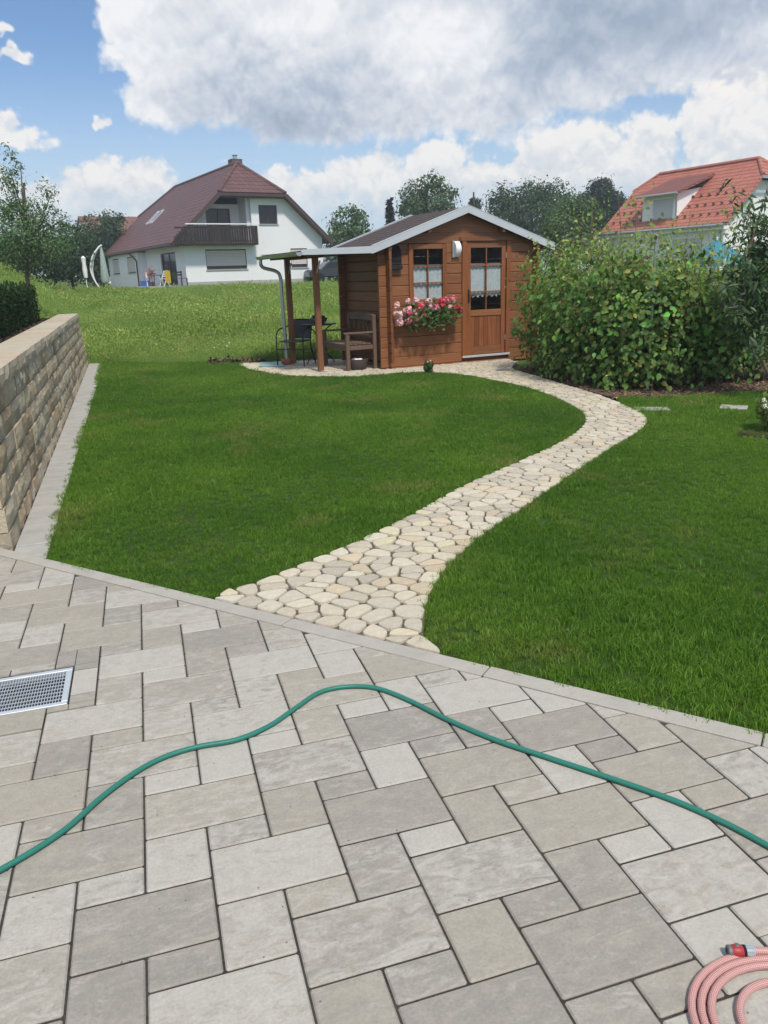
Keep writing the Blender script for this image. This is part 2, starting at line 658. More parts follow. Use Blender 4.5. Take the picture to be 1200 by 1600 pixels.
def paver_mat():
    m, t, p = material('paver_concrete')
    v, r = coords(t)
    r2 = t.m('FRACT', t.m('MULTIPLY', r, 7.31))
    st = t.mapping(v, (2.2, 5.0, 4))
    n1 = t.noise(st, 4.2, 7, 0.68, 0.8)
    n2 = t.noise(v, 22, 6, 0.75)
    n3 = t.noise(v, 120, 3, 0.6)
    n1b_ = t.noise(t.vm('ADD', st, (4.7, 2.2, 9.1)), 5.5, 7, 0.7, 1.0)
    grey = t.mix(n2, (0.208, 0.198, 0.176), (0.318, 0.302, 0.268))
    crm = t.mix(n2, (0.272, 0.250, 0.206), (0.40, 0.370, 0.310))
    wht = t.mix(n2, (0.33, 0.316, 0.280), (0.485, 0.468, 0.415))
    c = t.mix(t.ss(t.m('ADD', t.m('MULTIPLY', r, 0.5), t.m('MULTIPLY', n1, 1.3)), 0.52, 1.18), grey, crm)
    c = t.mix(t.ss(t.m('ADD', t.m('MULTIPLY', t.m('POWER', r2, 2.0), 0.5), t.m('MULTIPLY', n1b_, 1.1)), 0.60, 0.92), c, wht)
    tint = t.lin(n3, 0.25, 0.75, 0.88, 1.1)
    sc = t.new('ShaderNodeVectorMath', operation='SCALE')
    t.put(sc.inputs[0], c)
    t.put(sc.inputs[3], tint)
    spots = t.new('ShaderNodeTexVoronoi')
    t.put(spots.inputs['Vector'], v)
    spots.inputs['Scale'].default_value = 26
    sp = t.m('MULTIPLY', t.m('LESS_THAN', spots.outputs['Distance'], 0.075), t.m('GREATER_THAN', t.noise(v, 9, 2), 0.56))
    c = t.mix(t.m('MULTIPLY', sp, 0.7), sc.outputs[0], (0.09, 0.08, 0.07))
    t.put(p.inputs['Base Color'], c)
    p.inputs['Roughness'].default_value = 0.72
    p.inputs['Specular IOR Level'].default_value = 0.35
    bump(t, p, t.m('ADD', t.m('MULTIPLY', n3, 0.5), n2), 0.0022)
    return m


def stone_mat(name, cols, usecol=True, scale=18, bmp=0.004, rough=0.8):
    """cols: (dark, light); with usecol the stone's own tint comes from its colour attribute"""
    m, t, p = material(name)
    v, r = coords(t, not usecol)
    n = t.noise(v, scale, 7, 0.68)
    n2 = t.noise(v, scale * 6, 4, 0.65)
    c = t.mix(n, cols[0], cols[1])
    if usecol:
        a = t.new('ShaderNodeAttribute', attribute_name='Col')
        c = t.mix(1.0, c, a.outputs['Color'], 'MULTIPLY')
    c = t.mix(t.lin(n2, 0.3, 0.75, 0.28, 0.0), c, tuple(x * 0.35 for x in cols[0]))
    t.put(p.inputs['Base Color'], c)
    p.inputs['Roughness'].default_value = rough
    p.inputs['Specular IOR Level'].default_value = 0.25
    bump(t, p, t.m('ADD', n, t.m('MULTIPLY', n2, 0.5)), bmp)
    return m


def ground_mat(name, c1, c2, c3, s1=0.6, s2=14, bmp=0.02):
    m, t, p = material(name)
    g = t.new('ShaderNodeNewGeometry')
    v = g.outputs['Position']
    a = t.noise(v, s1, 5, 0.6)
    b = t.noise(v, s2, 6, 0.7)
    c = t.mix(t.ss(a, 0.35, 0.65), c1, c2)
    c = t.mix(t.ss(b, 0.5, 0.75), c, c3)
    t.put(p.inputs['Base Color'], c)
    p.inputs['Roughness'].default_value = 0.95
    p.inputs['Specular IOR Level'].default_value = 0.1
    bump(t, p, b, bmp)
    return m


def grassmat(name, c_dark, c_light, c_dry, s1, dry=0.6, trans=0.35):
    m, t, p = material(name)
    g = t.new('ShaderNodeNewGeometry')
    v = g.outputs['Position']
    oi = t.new('ShaderNodeObjectInfo')
    a = t.noise(v, s1, 5, 0.65)
    b = t.noise(t.vm('ADD', v, (9, 4, 2)), s1 * 3.1, 4, 0.6)
    at = t.new('ShaderNodeAttribute', attribute_name='Col')
    c = t.mix(t.ss(a, 0.32, 0.68), c_dark, c_light)
    c = t.mix(t.m('MULTIPLY', t.ss(b, dry, dry + 0.22), 0.6), c, c_dry)
    c = t.mix(1.0, c, at.outputs['Color'], 'MULTIPLY')
    t.put(p.inputs['Base Color'], c)
    p.inputs['Roughness'].default_value = 0.5
    p.inputs['Specular IOR Level'].default_value = 0.25
    tr = t.new('ShaderNodeBsdfTranslucent')
    t.put(tr.inputs[0], t.mix(1.0, c, (1.2, 1.25, 0.6, 1), 'MULTIPLY'))
    mx = t.new('ShaderNodeMixShader')
    mx.inputs[0].default_value = trans
    t.l.new(p.outputs[0], mx.inputs[1])
    t.l.new(tr.outputs[0], mx.inputs[2])
    t.l.new(mx.outputs[0], t.n['Material Output'].inputs[0])
    return m


M_PAVER = paver_mat()
M_JOINT = ground_mat('joint_sand', (0.045, 0.042, 0.037), (0.07, 0.064, 0.055), (0.02, 0.02, 0.018), 3, 60, 0.004)
M_KERB = plain('kerb_concrete', (0.37, 0.352, 0.310), 0.8, var=0.1, scale=9, bmp=0.003)
M_SLAB = plain('edging_slab_concrete', (0.36, 0.35, 0.32), 0.8, var=0.12, scale=7, bmp=0.003)
M_COBBLE = stone_mat('granite_cobble', ((0.50, 0.45, 0.355), (0.76, 0.71, 0.60)), True, 22, 0.006)
M_BLOCK = stone_mat('split_face_block', ((0.44, 0.375, 0.27), (0.78, 0.69, 0.53)), True, 14, 0.016)
M_CAP = stone_mat('wall_cap_block', ((0.42, 0.37, 0.29), (0.64, 0.585, 0.49)), True, 12, 0.008)
M_SOIL = ground_mat('garden_soil', (0.045, 0.036, 0.028), (0.075, 0.058, 0.042), (0.028, 0.022, 0.018), 1.5, 40, 0.03)
M_MULCH = ground_mat('bark_mulch', (0.15, 0.105, 0.07), (0.24, 0.18, 0.12), (0.07, 0.05, 0.035), 4, 45, 0.03)
M_GROUND = ground_mat('field_ground', (0.09, 0.14, 0.04), (0.12, 0.17, 0.05), (0.05, 0.05, 0.025), 0.25, 5, 0.05)
M_LAWNSOIL = ground_mat('lawn_soil', (0.030, 0.060, 0.012), (0.040, 0.075, 0.015), (0.060, 0.060, 0.024), 1.2, 20, 0.01)
M_LAWN = grassmat('lawn_grass', (0.078, 0.180, 0.021), (0.155, 0.285, 0.034), (0.27, 0.27, 0.09), 0.45, 0.52)
M_MEADOW = grassmat('meadow_grass', (0.185, 0.320, 0.075), (0.275, 0.420, 0.125), (0.42, 0.45, 0.20), 0.22, 0.52)
M_LEAF = leafmat('leaf')
M_BARK = plain('bark', (0.10, 0.075, 0.055), 0.9, var=0.3, scale=10, bmp=0.02)
M_CANE = plain('cane', (0.20, 0.15, 0.09), 0.8, var=0.2)
M_WHITE = plain('white_plaster', (0.78, 0.79, 0.80), 0.9, var=0.03, scale=0.7, bmp=0.004, bscale=30)
M_PLINTH = plain('plinth_render', (0.40, 0.40, 0.39), 0.9, var=0.06)
M_TILE_D = tiles('brown_roof_tile', (0.105, 0.052, 0.050), (0.165, 0.078, 0.072), 4.2, 3.0)
M_TILE_R = tiles('red_roof_tile', (0.40, 0.135, 0.095), (0.52, 0.19, 0.135), 5.0, 4.0)
M_TILE_O = tiles('orange_roof_tile', (0.20, 0.085, 0.060), (0.27, 0.115, 0.08), 4.0, 3.0)
M_SHINGLE = tiles('bitumen_shingle', (0.075, 0.052, 0.050), (0.11, 0.078, 0.072), 22.0, 8.0, 0.9)
M_DKWOOD = wood('dark_stained_wood', (0.022, 0.016, 0.015), (0.045, 0.033, 0.030), 'z')
M_SHED = wood('shed_timber', (0.160, 0.063, 0.026), (0.300, 0.126, 0.053), 'x', 0.5)
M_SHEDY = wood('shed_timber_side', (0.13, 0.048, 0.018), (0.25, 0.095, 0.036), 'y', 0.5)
M_SHEDZ = wood('shed_timber_upright', (0.15, 0.050, 0.018), (0.28, 0.10, 0.036), 'z', 0.5)
M_POST = wood('post_timber', (0.16, 0.065, 0.028), (0.27, 0.12, 0.055), 'z', 0.6)
M_BENCH = wood('bench_timber', (0.105, 0.066, 0.043), (0.19, 0.125, 0.085), 'x', 0.6)
M_GLASS = glassmat('window_glass', see=0.93)
M_GLASSD = glassmat('dark_window_glass', (0.015, 0.018, 0.022), 0.3)
M_SHUT = plain('shutter_slats', (0.60, 0.55, 0.53), 0.7, var=0.03)
M_SHUTG = plain('grey_shutter', (0.55, 0.58, 0.60), 0.6, var=0.03)
M_FRAME = plain('brown_frame', (0.07, 0.045, 0.04), 0.6)
M_ZINC = plain('zinc', (0.50, 0.52, 0.53), 0.38, 0.75, var=0.08)
M_TRIM = plain('pale_metal_trim', (0.62, 0.64, 0.66), 0.4, 0.4, var=0.05)
M_GALV = plain('galvanised_steel', (0.55, 0.60, 0.64), 0.45, 0.35, var=0.06, scale=20)
M_DARK = plain('dark_metal', (0.022, 0.024, 0.026), 0.5, 0.3)
M_BLACK = plain('black_void', (0.008, 0.009, 0.01), 0.9)
M_WHITEP = plain('white_paint', (0.80, 0.80, 0.79), 0.5, var=0.03)
M_TERRA = plain('terracotta', (0.42, 0.16, 0.085), 0.8)
M_GREYPL = plain('grey_plastic', (0.10, 0.10, 0.105), 0.6)

# ------------------------------------------------------------------ the ground and what lies on it
WA = np.array([-2.293, 4.486])            # retaining wall: near foot of its face, direction, normal to the lawn
WD = np.array([-0.3028, 0.9530])
WN = np.array([0.9530, 0.3028])
KN = np.array([0.5176, 0.8557])           # kerb: normal and direction
KT = np.array([0.8557, -0.5176])
K_LO, K_HI = 2.522, 2.606


def terr(x, y):
    x, y = np.asarray(x, float), np.asarray(y, float)
    d = (x - WA[0]) * WN[0] + (y - WA[1]) * WN[1]
    right = 1.13 * smooth(15.6, 50, y) + 0.25 * smooth(60, 160, y)
    left = 0.93 + 1.45 * smooth(17, 36, y)
    w = smooth(0.4, 5.5, -d) * smooth(13.0, 16.5, y) * (1 - smooth(34, 46, y) * smooth(-22, -16, x))
    z = right * (1 - w) + left * w - 0.05
    k = x * KN[0] + y * KN[1]
    z = np.where((k < 2.45), -0.7, z)
    z = z + 0.03 * np.sin(x * 1.7 + y * 0.6) * np.sin(y * 1.1 - x * 0.4) * smooth(16.5, 20, y)
    return z


def graded(lo, hi, near_lo, near_hi, step, grow=1.18):
    a = list(np.arange(near_lo, near_hi + 1e-6, step))
    s, v = step, near_hi
    while v < hi:
        s *= grow
        v += s
        a.append(v)
    s, v = step, near_lo
    while v > lo:
        s *= grow
        v -= s
        a.insert(0, v)
    return np.array(a)


gx = graded(-600, 600, -18, 12, 0.5)
gy = graded(-60, 900, -3, 52, 0.5)
XX, YY = np.meshgrid(gx, gy)
ZZ = terr(XX, YY)
nx, ny = len(gx), len(gy)
ii = np.arange(ny * nx).reshape(ny, nx)
F = np.stack([ii[:-1, :-1], ii[:-1, 1:], ii[1:, 1:], ii[1:, :-1]], -1).reshape(-1, 4)
me = np_mesh('ground', np.c_[XX.ravel(), YY.ravel(), ZZ.ravel()], F)
me.polygons.foreach_set('use_smooth', [True] * len(me.polygons))
tag(link('ground', me, M_GROUND), 'grassy ground rising gently behind the garden', 'ground', kind='structure')


def sheet(name, poly, z, mat, label, cat, parent=None):
    """flat sheet from a simple polygon"""
    bm = bmesh.new()
    vs = [bm.verts.new((p[0], p[1], z)) for p in poly]
    f = bm.faces.new(vs)
    bm.normal_update()
    if f.normal.z < 0:
        f.normal_flip()
    bmesh.ops.triangulate(bm, faces=bm.faces[:])
    me = bpy.data.meshes.new(name)
    bm.to_mesh(me)
    bm.free()
    o = link(name, me, mat, parent)
    if parent is None:
        tag(o, label, cat, kind='structure')
    return o


# ---- terrace: concrete pavers of three sizes in a stepped bond
PA = math.radians(16.618)
PU = np.array([math.cos(PA), math.sin(PA)])
PV = np.array([-math.sin(PA), math.cos(PA)])     # away from the viewer
P0 = np.array([-0.829, 1.595])
AW, HS = 0.175, 0.1047


def uv2w(u, v):
    return P0 + PU * (u * AW) - PV * (v * HS)


HOLE = (-4.3, -0.56, -13.50, -10.42)     # light shaft, in bond units
tcorn = []
for u, v in ((-60, 60), (60, 60), (60, -80), (-60, -80)):
    tcorn.append(uv2w(u, v))
bed = [(-9, -7), (9, -7), (9, (K_HI - 9 * KN[0]) / KN[1]), (-9, (K_HI + 9 * KN[0]) / KN[1])]
# bed of joint sand as strips round the shaft
terrace = MB()
hx = [uv2w(HOLE[0], HOLE[2]), uv2w(HOLE[1], HOLE[2]), uv2w(HOLE[1], HOLE[3]), uv2w(HOLE[0], HOLE[3])]
U0, U1, V0, V1 = HOLE


def clip(poly, n, c):
    """keep n.p <= c"""
    out = []
    for i in range(len(poly)):
        a, b = np.array(poly[i]), np.array(poly[(i + 1) % len(poly)])
        da, db = a @ n - c, b @ n - c
        if da <= 0:
            out.append(a)
        if (da < 0 < db) or (db < 0 < da):
            out.append(a + (b - a) * (da / (da - db)))
    return out


for u0, u1, v0, v1 in ((-60, U0, -80, 60), (U1, 60, -80, 60), (U0, U1, -80, V0), (U0, U1, V1, 60)):
    q = [uv2w(u0, v0), uv2w(u1, v0), uv2w(u1, v1), uv2w(u0, v1)]
    q = clip(q, KN, K_HI - 0.01)
    if len(q) > 2:
        b = len(terrace.v)
        terrace.add([(p[0], p[1], -0.0055) for p in q], [tuple(range(len(q)))])
me = terrace.mesh('terrace')
bm = bmesh.new(); bm.from_mesh(me); bmesh.ops.recalc_face_normals(bm, faces=bm.faces[:])
for f in bm.faces:
    if f.normal.z < 0:
        f.normal_flip()
bm.to_mesh(me); bm.free()
TERR = tag(link('terrace', me, M_JOINT), 'paved terrace of grey and cream concrete pavers with dark sand joints', 'terrace', kind='structure')

cands = []
for k in range(-26, 30):
    for n in range(-12, 9):
        y = 3 * k + 7 * n
        for typ, (u0, u1, v0, v1) in (('l', (k, k + 2, y, y + 2)), ('m', (k, k + 1, y + 2, y + 4)), ('s', (k + 1, k + 2, y + 2, y + 3))):
            c = uv2w((u0 + u1) / 2, (v0 + v1) / 2)
            if c @ KN > K_LO + 0.35 or not (-4.5 < c[0] < 4.0) or c[1] < -1.2:
                continue
            d = np.array([c[0], c[1], 0]) - CAM_P
            q = CAMR @ d
            inview = q[2] > 0 and abs(q[0] / q[2]) < 0.56 and q[1] / q[2] < 0.73
            cands.append((0 if inview else 1, c @ c, typ, u0, u1, v0, v1))
cands.sort(key=lambda t: (t[0], t[1]))
J = 0.0030
pm = {}
rest = MB()
npav = 0
rr = random.Random(5)
for out_, _, typ, u0, u1, v0, v1 in cands:
    c = uv2w((u0 + u1) / 2, (v0 + v1) / 2)
    hw, hh = (u1 - u0) * AW / 2 - J, (v1 - v0) * HS / 2 - J
    hole = u0 < U1 - 1e-3 and u1 > U0 + 1e-3 and v0 < V1 - 1e-3 and v1 > V0 + 1e-3
    world = [c + PU * sx * hw + PV * sy * hh for sx, sy in ((-1, -1), (1, -1), (1, 1), (-1, 1))]
    cut = any(w @ KN > K_LO - 0.003 for w in world)
    dz = rr.uniform(-0.0012, 0.0012)
    if out_ or npav >= 298:
        if hole:
            continue
        w2 = clip(world, KN, K_LO - 0.003) if cut else world
        if len(w2) > 2:
            rest.prism([tuple(p) for p in w2], 'z', -0.06, dz)
        continue
    if not cut and not hole:
        if typ not in pm:
            pm[typ] = MB().box((-hw, -hh, -0.06), (hw, hh, 0)).mesh('paver_' + typ, bevel=0.0042)
        link('paver', pm[typ], M_PAVER, TERR, (c[0], c[1], dz), PA + rr.choice((0, math.pi)) + rr.uniform(-.002, .002))
        npav += 1
        continue
    b = MB()
    if hole:
        us = sorted({u0, u1, *[x for x in (U0, U1) if u0 < x < u1]})
        vs_ = sorted({v0, v1, *[x for x in (V0, V1) if v0 < x < v1]})
        for i in range(len(us) - 1):
            for j in range(len(vs_) - 1):
                um, vm_ = (us[i] + us[i + 1]) / 2, (vs_[j] + vs_[j + 1]) / 2
                if U0 < um < U1 and V0 < vm_ < V1:
                    continue
                x0 = (us[i] - (u0 + u1) / 2) * AW + (J if us[i] in (u0, U1) else 0)
                x1 = (us[i + 1] - (u0 + u1) / 2) * AW - (J if us[i + 1] in (u1, U0) else 0)
                y1 = -(vs_[j] - (v0 + v1) / 2) * HS - (J if vs_[j] in (v0, V1) else 0)
                y0 = -(vs_[j + 1] - (v0 + v1) / 2) * HS + (J if vs_[j + 1] in (v1, V0) else 0)
                if x1 - x0 > 0.004 and y1 - y0 > 0.004:
                    b.box((x0, y0, -0.06), (x1, y1, 0))
        if not b.v:
            continue
        b.build('paver', M_PAVER, TERR, loc=(c[0], c[1], dz), rz=PA)
        npav += 1
        continue
    w2 = clip(world, KN, K_LO - 0.003)
    if len(w2) < 3:
        continue
    loc = [((p - c) @ PU, (p - c) @ PV) for p in w2]
    area = 0.5 * abs(sum(loc[i][0] * loc[(i + 1) % len(loc)][1] - loc[(i + 1) % len(loc)][0] * loc[i][1] for i in range(len(loc))))
    if area < 0.0008:
        continue
    b.prism(loc, 'z', -0.06, 0)
    b.build('paver', M_PAVER, TERR, bevel=0.003, loc=(c[0], c[1], dz), rz=PA)
    npav += 1
if rest.v:
    tag(rest.build('outer_pavers', M_PAVER, TERR), kind='stuff')

# kerb of one-metre edging stones
for j in range(-4, 4):
    a, b = -3.11 + j * 1.008 + 0.002, -3.11 + (j + 1) * 1.008 - 0.003
    mb = MB()
    corners = [KT * a + KN * K_LO, KT * b + KN * K_LO, KT * b + KN * K_HI, KT * a + KN * K_HI]
    cc = sum(corners) / 4
    if cc[0] < -2.9 or cc[0] > 3.6:
        continue
    mb.prism([tuple(p - cc) for p in corners], 'z', -0.2, 0.004)
    mb.build('edging_stone', M_KERB, TERR, bevel=0.004, loc=(cc[0], cc[1], rr.uniform(-.001, .001)))

# ---- light shaft grate in the terrace
gc = uv2w((U0 + U1) / 2, (V0 + V1) / 2)
gw, gh = (U1 - U0) * AW / 2 - 0.006, (V1 - V0) * HS / 2 - 0.008
grate = tag(empty('shaft_grate', (gc[0], gc[1], 0), PA), 'galvanised steel mesh grate over the light shaft in the terrace', 'grate')
fr = MB()
fwid = 0.024
fr.box((-gw, -gh, -0.03), (gw, -gh + fwid, -0.002)).box((-gw, gh - fwid, -0.03), (gw, gh, -0.002))
fr.box((-gw, -gh + fwid, -0.03), (-gw + fwid, gh - fwid, -0.002)).box((gw - fwid, -gh + fwid, -0.03), (gw, gh - fwid, -0.002))
fr.build('frame', M_GALV, grate, bevel=0.0015)
bars = MB()
nbar = 56
for i in range(1, nbar):
    x = -gw + fwid + (2 * gw - 2 * fwid) * i / nbar
    bars.box((x - 0.0011, -gh + fwid, -0.010), (x + 0.0011, gh - fwid, -0.004))
tag(bars.build('bearing_bars', M_GALV, grate), kind='stuff')
cr = MB()
for i in range(1, 9):
    y = -gh + fwid + (2 * gh - 2 * fwid) * i / 9
    cr.box((-gw + fwid, y - 0.0016, -0.009), (gw - fwid, y + 0.0016, -0.0055))
tag(cr.build('cross_bars', M_GALV, grate), kind='stuff')
pit = MB()
pit.add([(-gw - .01, -gh - .01, -0.012), (gw + .01, -gh - .01, -0.012), (gw + .01, gh + .01, -0.012), (-gw - .01, gh + .01, -0.012),
         (-gw - .01, -gh - .01, -0.6), (gw + .01, -gh - .01, -0.6), (gw + .01, gh + .01, -0.6), (-gw - .01, gh + .01, -0.6)],
        [(0, 1, 5, 4), (1, 2, 6, 5), (2, 3, 7, 6), (3, 0, 4, 7), (4, 5, 6, 7)])
pit.build('shaft', plain('shaft_plastic', (0.05, 0.06, 0.07), 0.8), grate)

# ---- cobbled path to the shed
PL = [(-0.873, 3.646), (-0.661, 3.818), (-0.443, 4.066), (-0.161, 4.4), (0.17, 4.884), (0.469, 5.365), (0.819, 5.88), (1.214, 6.377), (1.703, 7.07), (2.018, 7.649), (2.172, 8.09), (2.25, 8.641), (2.2, 9.551), (1.988, 10.569), (1.595, 11.549), (1.326, 12.1), (0.798, 12.5), (0.174, 12.45), (-0.337, 12.3), (-0.962, 12.499), (-1.622, 12.833), (-2.146, 13.503), (-2.498, 14.282), (-2.655, 14.859), (-2.099, 14.95), (-1.62, 15.0), (-0.95, 15.1)]
PR = [(0.147, 2.993), (0.178, 3.318), (0.251, 3.663), (0.385, 4.023), (0.627, 4.479), (1.021, 5.089), (1.53, 5.891), (2.091, 6.758), (2.542, 7.429), (2.767, 7.873), (2.861, 8.359), (2.838, 9.024), (2.749, 9.81), (2.56, 10.758), (2.333, 11.9), (2.20, 12.533), (2.25, 13.084), (2.45, 13.7)]
PLs = [tuple(p) for p in spline(PL, 4)]
PRs = [tuple(p) for p in spline(PR, 4)]
k0 = (PL[0][0], (K_HI + 0.002 - PL[0][0] * KN[0]) / KN[1])
k1 = (PR[0][0], (K_HI + 0.002 - PR[0][0] * KN[0]) / KN[1])
PLs[0], PRs[0] = k0, k1
PATH = PLs + [(-0.55, 14.9), (0.3, 13.35), (2.3, 14.25)] + PRs[::-1]
M_PATHSAND = ground_mat('path_sand', (0.10, 0.088, 0.068), (0.14, 0.122, 0.095), (0.05, 0.045, 0.035), 3, 60, 0.004)
path_o = sheet('path', PATH, -0.007, M_PATHSAND, 'winding path of pale rounded cobbles running from the terrace to the shed', 'path')

rp = np.random.default_rng(3)


def poly_closest(p, poly):
    P = np.array(poly)
    A, B = P, np.roll(P, -1, 0)
    d = B - A
    t = np.clip(((p - A) * d).sum(1) / ((d * d).sum(1) + 1e-12), 0, 1)
    Q = A + d * t[:, None]
    dist = np.hypot(*(Q - p).T)
    i = dist.argmin()
    return Q[i], dist[i]


seeds = []


def border_seeds(line, side, step, inset):
    L = np.array(line)
    seg = np.hypot(*np.diff(L, axis=0).T)
    s = np.r_[0, np.cumsum(seg)]
    t = step * 0.5
    while t < s[-1]:
        i = min(np.searchsorted(s, t) - 1, len(seg) - 1)
        i = max(i, 0)
        f = (t - s[i]) / seg[i]
        p = L[i] + (L[i + 1] - L[i]) * f
        d = (L[i + 1] - L[i]) / seg[i]
        nrm = np.array([d[1], -d[0]]) * side
        seeds.append(p + nrm * inset * rp.uniform(0.9, 1.1))
        t += step * rp.uniform(0.85, 1.2)


border_seeds(PLs, 1, 0.14, 0.052)
border_seeds(PRs, -1, 0.14, 0.052)
border_seeds([k0, k1], -1, 0.125, 0.045)
pol = np.array(PATH)
lo, hi = pol.min(0), pol.max(0)
cand = rp.uniform(lo, hi, (90000, 2))
cand = cand[inpoly(cand, PATH)]
cells = {}


def near_ok(p, r):
    gx_, gy_ = int(p[0] / 0.2), int(p[1] / 0.2)
    for a in (-1, 0, 1):
        for b in (-1, 0, 1):
            for q in cells.get((gx_ + a, gy_ + b), ()):
                dx, dy = (p[0] - q[0]), (p[1] - q[1])
                if dx * dx * 0.58 + dy * dy * 1.45 < r * r:
                    return False
    return True


for p in seeds:
    cells.setdefault((int(p[0] / 0.2), int(p[1] / 0.2)), []).append(p)
for p in cand:
    r = 0.090 + 0.022 * math.sin(p[0] * 23 + p[1] * 17)
    if near_ok(p, r):
        q, dist = poly_closest(p, PATH)
        if dist > 0.06:
            seeds.append(p)
            cells.setdefault((int(p[0] / 0.2), int(p[1] / 0.2)), []).append(p)
S = np.array([p for p in seeds if inpoly(np.array([p]), PATH)[0]])
ghost = []
for p in S:
    q, dist = poly_closest(p, PATH)
    if dist < 0.22:
        ghost.append(q + (q - p))
ALL = np.vstack([S, np.array(ghost)])
stones = []
for i, p in enumerate(S):
    d2 = ((ALL - p) ** 2).sum(1)
    nb = ALL[(d2 < 0.45 ** 2) & (d2 > 1e-8)]
    poly = [p + np.array(c) * 0.16 for c in ((-1, -1), (1, -1), (1, 1), (-1, 1))]
    order = ((nb - p) ** 2).sum(1).argsort()
    gap = 0.0050
    for q in nb[order][:26]:
        n = q - p
        L = np.hypot(*n)
        n = n / L
        poly = clip(poly, n, n @ p + L / 2 - gap)
        if len(poly) < 3:
            break
    if len(poly) < 3:
        continue
    for _ in range(2):
        new = []
        for a in range(len(poly)):
            u, w = poly[a], poly[(a + 1) % len(poly)]
            new += [u * 0.79 + w * 0.21, u * 0.21 + w * 0.79]
        poly = new
    P = np.array(poly)
    c = P.mean(0)
    ang = np.arctan2(*(P - c).T[::-1])
    rad = np.hypot(*(P - c).T)
    o = ang.argsort()
    th, rad = ang[o], rad[o]
    kp = np.r_[True, np.diff(th) > 0.09]
    th, rad = th[kp], rad[kp] * (1 + rp.normal(0, 0.012, kp.sum()))
    if rad.min() < 0.012:
        continue
    stones.append((c, th, rad, rp.random(4)))
stones.sort(key=lambda s: s[0] @ s[0])


def stone_geo(th, rad, rnd):
    tilt = (rnd[:2] - 0.5) * 0.06
    V, n = [], len(th)
    for k, z in ((1.0, -0.03), (1.0, -0.001), (0.962, 0.0045), (0.6, 0.0048)):
        for a, r in zip(th, rad):
            x, y = math.cos(a) * r * k, math.sin(a) * r * k
            V.append((x, y, z + (x * tilt[0] + y * tilt[1]) * (z > -0.02)))
    V.append((0, 0, 0.0049))
    Fq = [(i * n + j, i * n + (j + 1) % n, (i + 1) * n + (j + 1) % n, (i + 1) * n + j) for i in range(3) for j in range(n)]
    Fq += [(3 * n + j, 3 * n + (j + 1) % n, 4 * n) for j in range(n)]
    r = rnd[2]
    col = np.array((1.0, 0.97, 0.92)) if r < 0.5 else (np.array((1.0, 0.92, 0.79)) if r < 0.74 else np.array((0.86, 0.85, 0.83)))
    return V, Fq, np.clip(col * (0.82 + 0.26 * rnd[3]), 0, 1)


restV, restF, restC = [], [], []
for i, (c, th, rad, rnd) in enumerate(stones):
    V, Fq, col = stone_geo(th, rad, rnd)
    if i < 300:
        me = bpy.data.meshes.new('cobble')
        me.from_pydata(V, [], Fq)
        a = me.color_attributes.new('Col', 'FLOAT_COLOR', 'POINT')
        a.data.foreach_set('color', np.tile(np.r_[col, 1], len(V)).astype(np.float32))
        me.polygons.foreach_set('use_smooth', [True] * len(me.polygons))
        me.set_sharp_from_angle(angle=R_(32))
        link('cobble', me, M_COBBLE, path_o, (c[0], c[1], rnd[3] * 0.004))
    else:
        b = len(restV)
        restV += [(x + c[0], y + c[1], z + rnd[3] * 0.004) for x, y, z in V]
        restF += [tuple(k + b for k in f) for f in Fq]
        restC += [np.r_[col, 1]] * len(V)
me = bpy.data.meshes.new('far_cobbles')
me.from_pydata(restV, [], restF)
a = me.color_attributes.new('Col', 'FLOAT_COLOR', 'POINT')
a.data.foreach_set('color', np.array(restC, np.float32).ravel())
me.polygons.foreach_set('use_smooth', [True] * len(me.polygons))
me.set_sharp_from_angle(angle=R_(32))
tag(link('far_cobbles', me, M_COBBLE, path_o), kind='stuff')

# ---- retaining wall of split-face blocks, running away along the lawn
wall = tag(empty('retaining_wall', (WA[0], WA[1], 0), math.atan2(WD[1], WD[0])), 'low retaining wall of split beige stone blocks with a flat capping', 'wall')
rw = random.Random(12)
WL = 11.86
NC, CH = 6, 0.146


def block(s0, s1, z0, z1, back, face, seed):
    """local axes: x along the wall, y = away from the lawn (left), face at y = face"""
    r = random.Random(seed)
    nxs, nzs = 5, 4
    V, Fq = [], []
    for j in range(nzs):
        for i in range(nxs):
            fx, fz = i / (nxs - 1), j / (nzs - 1)
            e = 1.0 if 0 < i < nxs - 1 and 0 < j < nzs - 1 else 0.0
            y = face - (r.uniform(0.002, 0.016) * e - (0.004 if not e else 0))
            V.append((s0 + (s1 - s0) * fx + r.uniform(-.008, .008) * e, y, z0 + (z1 - z0) * fz + r.uniform(-.006, .006) * e))
    for j in range(nzs - 1):
        for i in range(nxs - 1):
            a = j * nxs + i
            Fq.append((a, a + 1, a + nxs + 1, a + nxs))
    b = len(V)
    V += [(s0, back, z0), (s1, back, z0), (s1, back, z1), (s0, back, z1)]
    bl, br_, tr_, tl = 0, nxs - 1, nzs * nxs - 1, (nzs - 1) * nxs
    Fq.append(tuple([b + 3, b + 2] + [tr_ - i for i in range(nxs)]))
    Fq.append(tuple([b, ] + [bl + i for i in range(nxs)][::1] + [b + 1])[::-1])
    Fq.append(tuple([b] + [b + 3] + [tl - j * nxs for j in range(nzs)]))
    Fq.append(tuple([b + 1] + [br_ + j * nxs for j in range(nzs)] + [b + 2]))
    Fq.append((b, b + 1, b + 2, b + 3))
    return V, Fq


